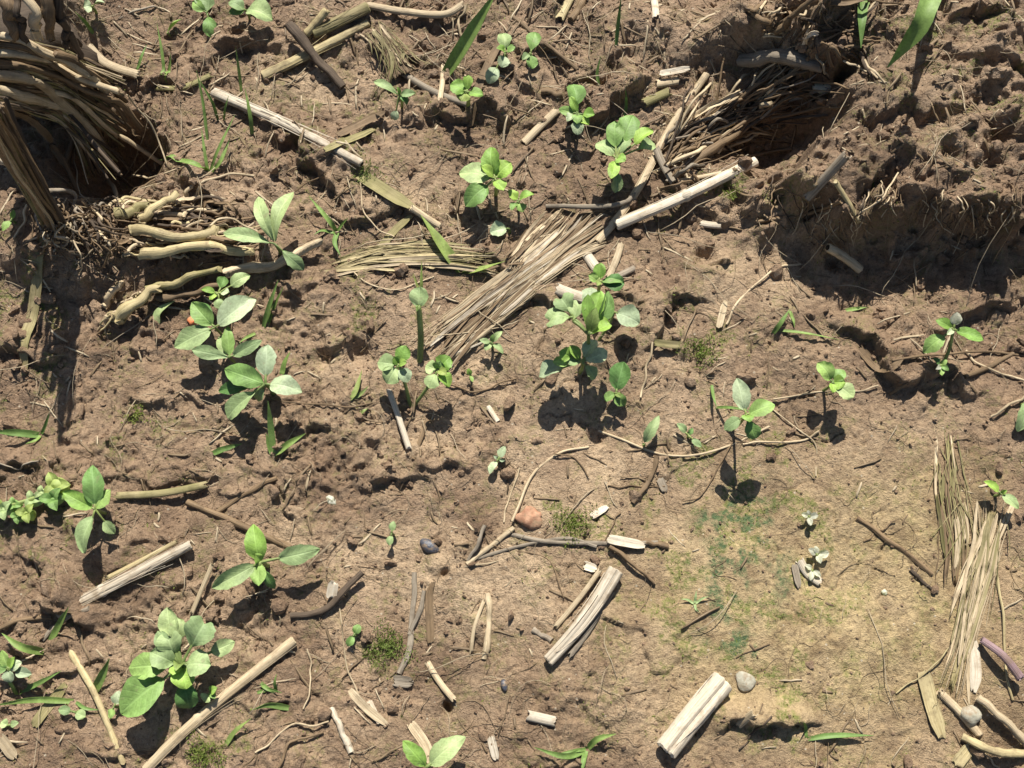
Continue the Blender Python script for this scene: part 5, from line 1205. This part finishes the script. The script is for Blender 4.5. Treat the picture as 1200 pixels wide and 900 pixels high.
def scatter_xy(n, dens=None, rng=RNG, ext=(-.42, .42, -.30, .35)):
    x = rng.uniform(ext[0], ext[1], n); y = rng.uniform(ext[2], ext[3], n)
    if dens is not None:
        k = rng.uniform(0, 1, n) < field(dens, x, y)
        x, y = x[k], y[k]
    return x, y
# crumbs
import bmesh
def ico(sub):
    b = bmesh.new(); bmesh.ops.create_icosphere(b, subdivisions=sub, radius=1); b.verts.ensure_lookup_table()
    V = np.array([v.co[:] for v in b.verts]); F = np.array([[v.index for v in f.verts] for f in b.faces]); b.free()
    return V, F
def crumbs(name, n, r0, r1, pw, sub, dens, label):
    x, y = scatter_xy(n, dens)
    n = len(x)
    V0, F0 = ico(sub)
    r = r0 + (r1 - r0) * RNG.uniform(0, 1, n) ** pw
    A = RNG.normal(size=(n, 3, 3)); Q, _ = np.linalg.qr(A)
    sc = RNG.uniform(.5, 1.2, (n, 1, 3))
    ph = RNG.uniform(0, 6.28, (n, 1, 3)); kk = RNG.normal(size=(n, 3, 3)) * 2.2
    d = 1 + .20 * np.sin(np.einsum('vj,njk->nvk', V0, kk) + ph).sum(-1) + .06 * RNG.normal(size=(n, len(V0)))
    P = np.einsum('nvj,njk->nvk', V0[None] * d[..., None] * sc, Q) * r[:, None, None]
    z = field(Hh, x, y)
    P = P + np.stack([x, y, z + r * RNG.uniform(-.35, .35, n)], -1)[:, None]
    F = (F0[None] + (np.arange(n) * len(V0))[:, None, None]).reshape(-1, 3)
    return raw_obj(name, P.reshape(-1, 3), F, 'soil', label, smooth=False)
cd_ = np.clip(.10 * inner + rough * .55 * (1 + fbm(GX, GY, .03, 2, .5, 61)) + clod_area * .35 + FACE * .6 + k1 * .2, .03, 1)
crumbs('soil_crumbs', 60000, .00025, .0015, 3.6, 1, cd_, 'fine loose soil crumbs over the ground')
crumbs('soil_clods', 5200, .0009, .0045, 3.4, 2, np.clip(cd_ * .5 + clod_area * .4 - .05 + .25 * sstep(.0, .2, GY), 0, 1), 'small soil clods scattered over the ground')
# chaff and hair roots
def strands(name, n, l0, l1, w0, w1, rows, curl, mat, label, dens=None, flat=.4, hump=.0, seg=4):
    x, y = scatter_xy(n, dens); n = len(x)
    L = l0 + (l1 - l0) * RNG.uniform(0, 1, n) ** 2.2
    th = RNG.uniform(0, 6.283, n); t = np.linspace(0, 1, rows)
    ang = th[:, None] + curl * RNG.normal(size=(n, 1)) * (t - .5)[None] + .45 * curl * np.sin(t[None] * RNG.uniform(3, 12, (n, 1)) + th[:, None] * 5)
    st_ = (L / (rows - 1))[:, None]
    X = x[:, None] + np.cumsum(np.cos(ang) * st_, 1); Y = y[:, None] + np.cumsum(np.sin(ang) * st_, 1)
    w = RNG.uniform(w0, w1, n)
    Z = field(Hh, X.ravel(), Y.ravel()).reshape(X.shape)
    if curl < .9:                       # stiff bits bridge over the hollows
        lin = Z[:, :1] * (1 - t) + Z[:, -1:] * t
        dz = np.maximum(Z - lin, -9).max(1, keepdims=True)
        Z = lin + np.minimum(dz, .0025)
    else:
        for _ in range(2): Z[:, 1:-1] = np.maximum(Z[:, 1:-1], .5 * Z[:, 1:-1] + .25 * (Z[:, :-2] + Z[:, 2:]))
    Z = Z + (w * flat * .4)[:, None] + hump * RNG.uniform(0, 1, (n, 1)) ** 3 * np.sin(math.pi * t)[None]
    a = np.linspace(0, 2 * math.pi, seg, endpoint=False) + .5
    wt = w[:, None] * np.interp(t, [0, .1, .85, 1], [.7, 1, .9, .5])[None] * .5
    nx_, ny_ = -np.sin(ang), np.cos(ang)
    P = np.stack([X[..., None] + nx_[..., None] * wt[..., None] * np.cos(a), Y[..., None] + ny_[..., None] * wt[..., None] * np.cos(a), Z[..., None] + wt[..., None] * flat * np.sin(a)], -1)
    UV = np.stack(np.broadcast_arrays((a * .0005)[None, None] + RNG.uniform(0, 9, (n, 1, 1)), (t[None] * L[:, None])[..., None]), -1).reshape(-1, 2)
    q = []
    for i in range(rows - 1):
        for j in range(seg):
            q.append((i * seg + j, i * seg + (j + 1) % seg, (i + 1) * seg + (j + 1) % seg, (i + 1) * seg + j))
    q.append(tuple(range(seg))[::-1]); q.append(tuple((rows - 1) * seg + k for k in range(seg)))
    F = (np.array(q)[None] + (np.arange(n) * rows * seg)[:, None, None]).reshape(-1, 4)
    return raw_obj(name, P.reshape(-1, 3), F, mat, label, UV=UV)
ld = np.clip(.9 - .62 * smooth + .3 * fbm(GX, GY, .05, 2, .5, 62) + G(430, 810, 80, 60) + G(800, 120, 140, 100) * .5 + G(620, 290, 120, 80) * .5, .12, 1)
top = sstep(-.02, .16, GY) * .65 + .35
strands('straw_chaff', 1900, .004, .024, .0004, .0018, 5, .25, 'litter1', 'pale chopped chaff bits strewn over the soil', ld * top, .35)
strands('brown_chaff', 3800, .004, .026, .0005, .0020, 5, .25, 'litter2', 'brown rotting plant bits strewn over the soil', ld * top, .4)
strands('hair_roots', 3600, .010, .050, .00016, .0004, 11, 1.6, 'litter2', 'fine brown hair roots lying on the soil', ld, 1, .004)
strands('pale_hair_roots', 1100, .010, .045, .00016, .00036, 11, 1.3, 'litter1', 'fine pale hair roots lying on the soil', ld, 1, .005)
strands('thin_straws', 900, .012, .060, .0003, .0008, 7, .45, 'litter1', 'thin dry straw threads lying over the soil', ld * top, .8, .006)
# moss cushions: thousands of tiny leaflets
def moss(name, x, y, hmax, label, mat='moss', cat=None, kind=True):
    n = len(x)
    z = field(Hh, x, y) + RNG.uniform(0, 1, n) * hmax
    a = RNG.uniform(0, 6.283, n); el = RNG.uniform(.2, 1.3, n); L = RNG.uniform(.0009, .0024, n); w = L * RNG.uniform(.22, .4, n)
    d = np.stack([np.cos(a) * np.cos(el), np.sin(a) * np.cos(el), np.sin(el)], -1); s = np.stack([-np.sin(a), np.cos(a), 0 * a], -1)
    b = np.stack([x, y, z - .0003], -1)
    m = b + d * (L * .5)[:, None]; tip = b + d * L[:, None] - np.array([0, 0, .0002])
    up = np.cross(s, d) * (-w * .25)[:, None]
    P = np.stack([b, m + s * w[:, None] * .5 - up, tip, m - s * w[:, None] * .5 - up, m + up], 1)
    F = np.array([(0, 1, 4), (1, 2, 4), (2, 3, 4), (3, 0, 4)])
    F = (F[None] + (np.arange(n) * 5)[:, None, None]).reshape(-1, 3)
    UV = np.tile(np.array([(0, 0), (1, .5), (0, 1), (-1, .5), (0, .5)], float), (n, 1))
    o = raw_obj(name, P.reshape(-1, 3), F, mat, label, cat, UV=UV)
    if not kind: del o['kind']
    return o
x, y = scatter_xy(60000, np.clip((MOSS - .22) * 1.2 + ALGAE * .35, 0, 1)); moss('moss_film', x, y, .0004, 'thin green moss film on damp soil')
for lab, px, py, w, n in (('dense green moss tuft beside forked grey twig', 455, 758, 22, 900), ('low green moss cushion by long tan straw', 240, 884, 20, 700), ('yellow green moss cushion right of orange stone', 672, 614, 20, 600),
                          ('mossy crumb below the crumbling ledge', 822, 412, 20, 600), ('bright moss speck below white straw', 857, 229, 11, 260), ('thin moss tuft below bright two lobed seedling stalk', 430, 200, 18, 260), ('moss tuft on shaded soil left of tan root', 160, 487, 12, 240)):
    c = gnd(px, py); a = RNG.uniform(0, 6.283, n); r = RNG.uniform(0, 1, n) ** .75 * w * PX * (1.1 + .4 * np.sin(a * 3 + px) + .3 * np.sin(a * 5 + py))
    o = moss('moss_tuft', c[0] + r * np.cos(a), c[1] + r * np.sin(a) * .9, .0035 * 1.0, lab, 'moss', 'moss', False)
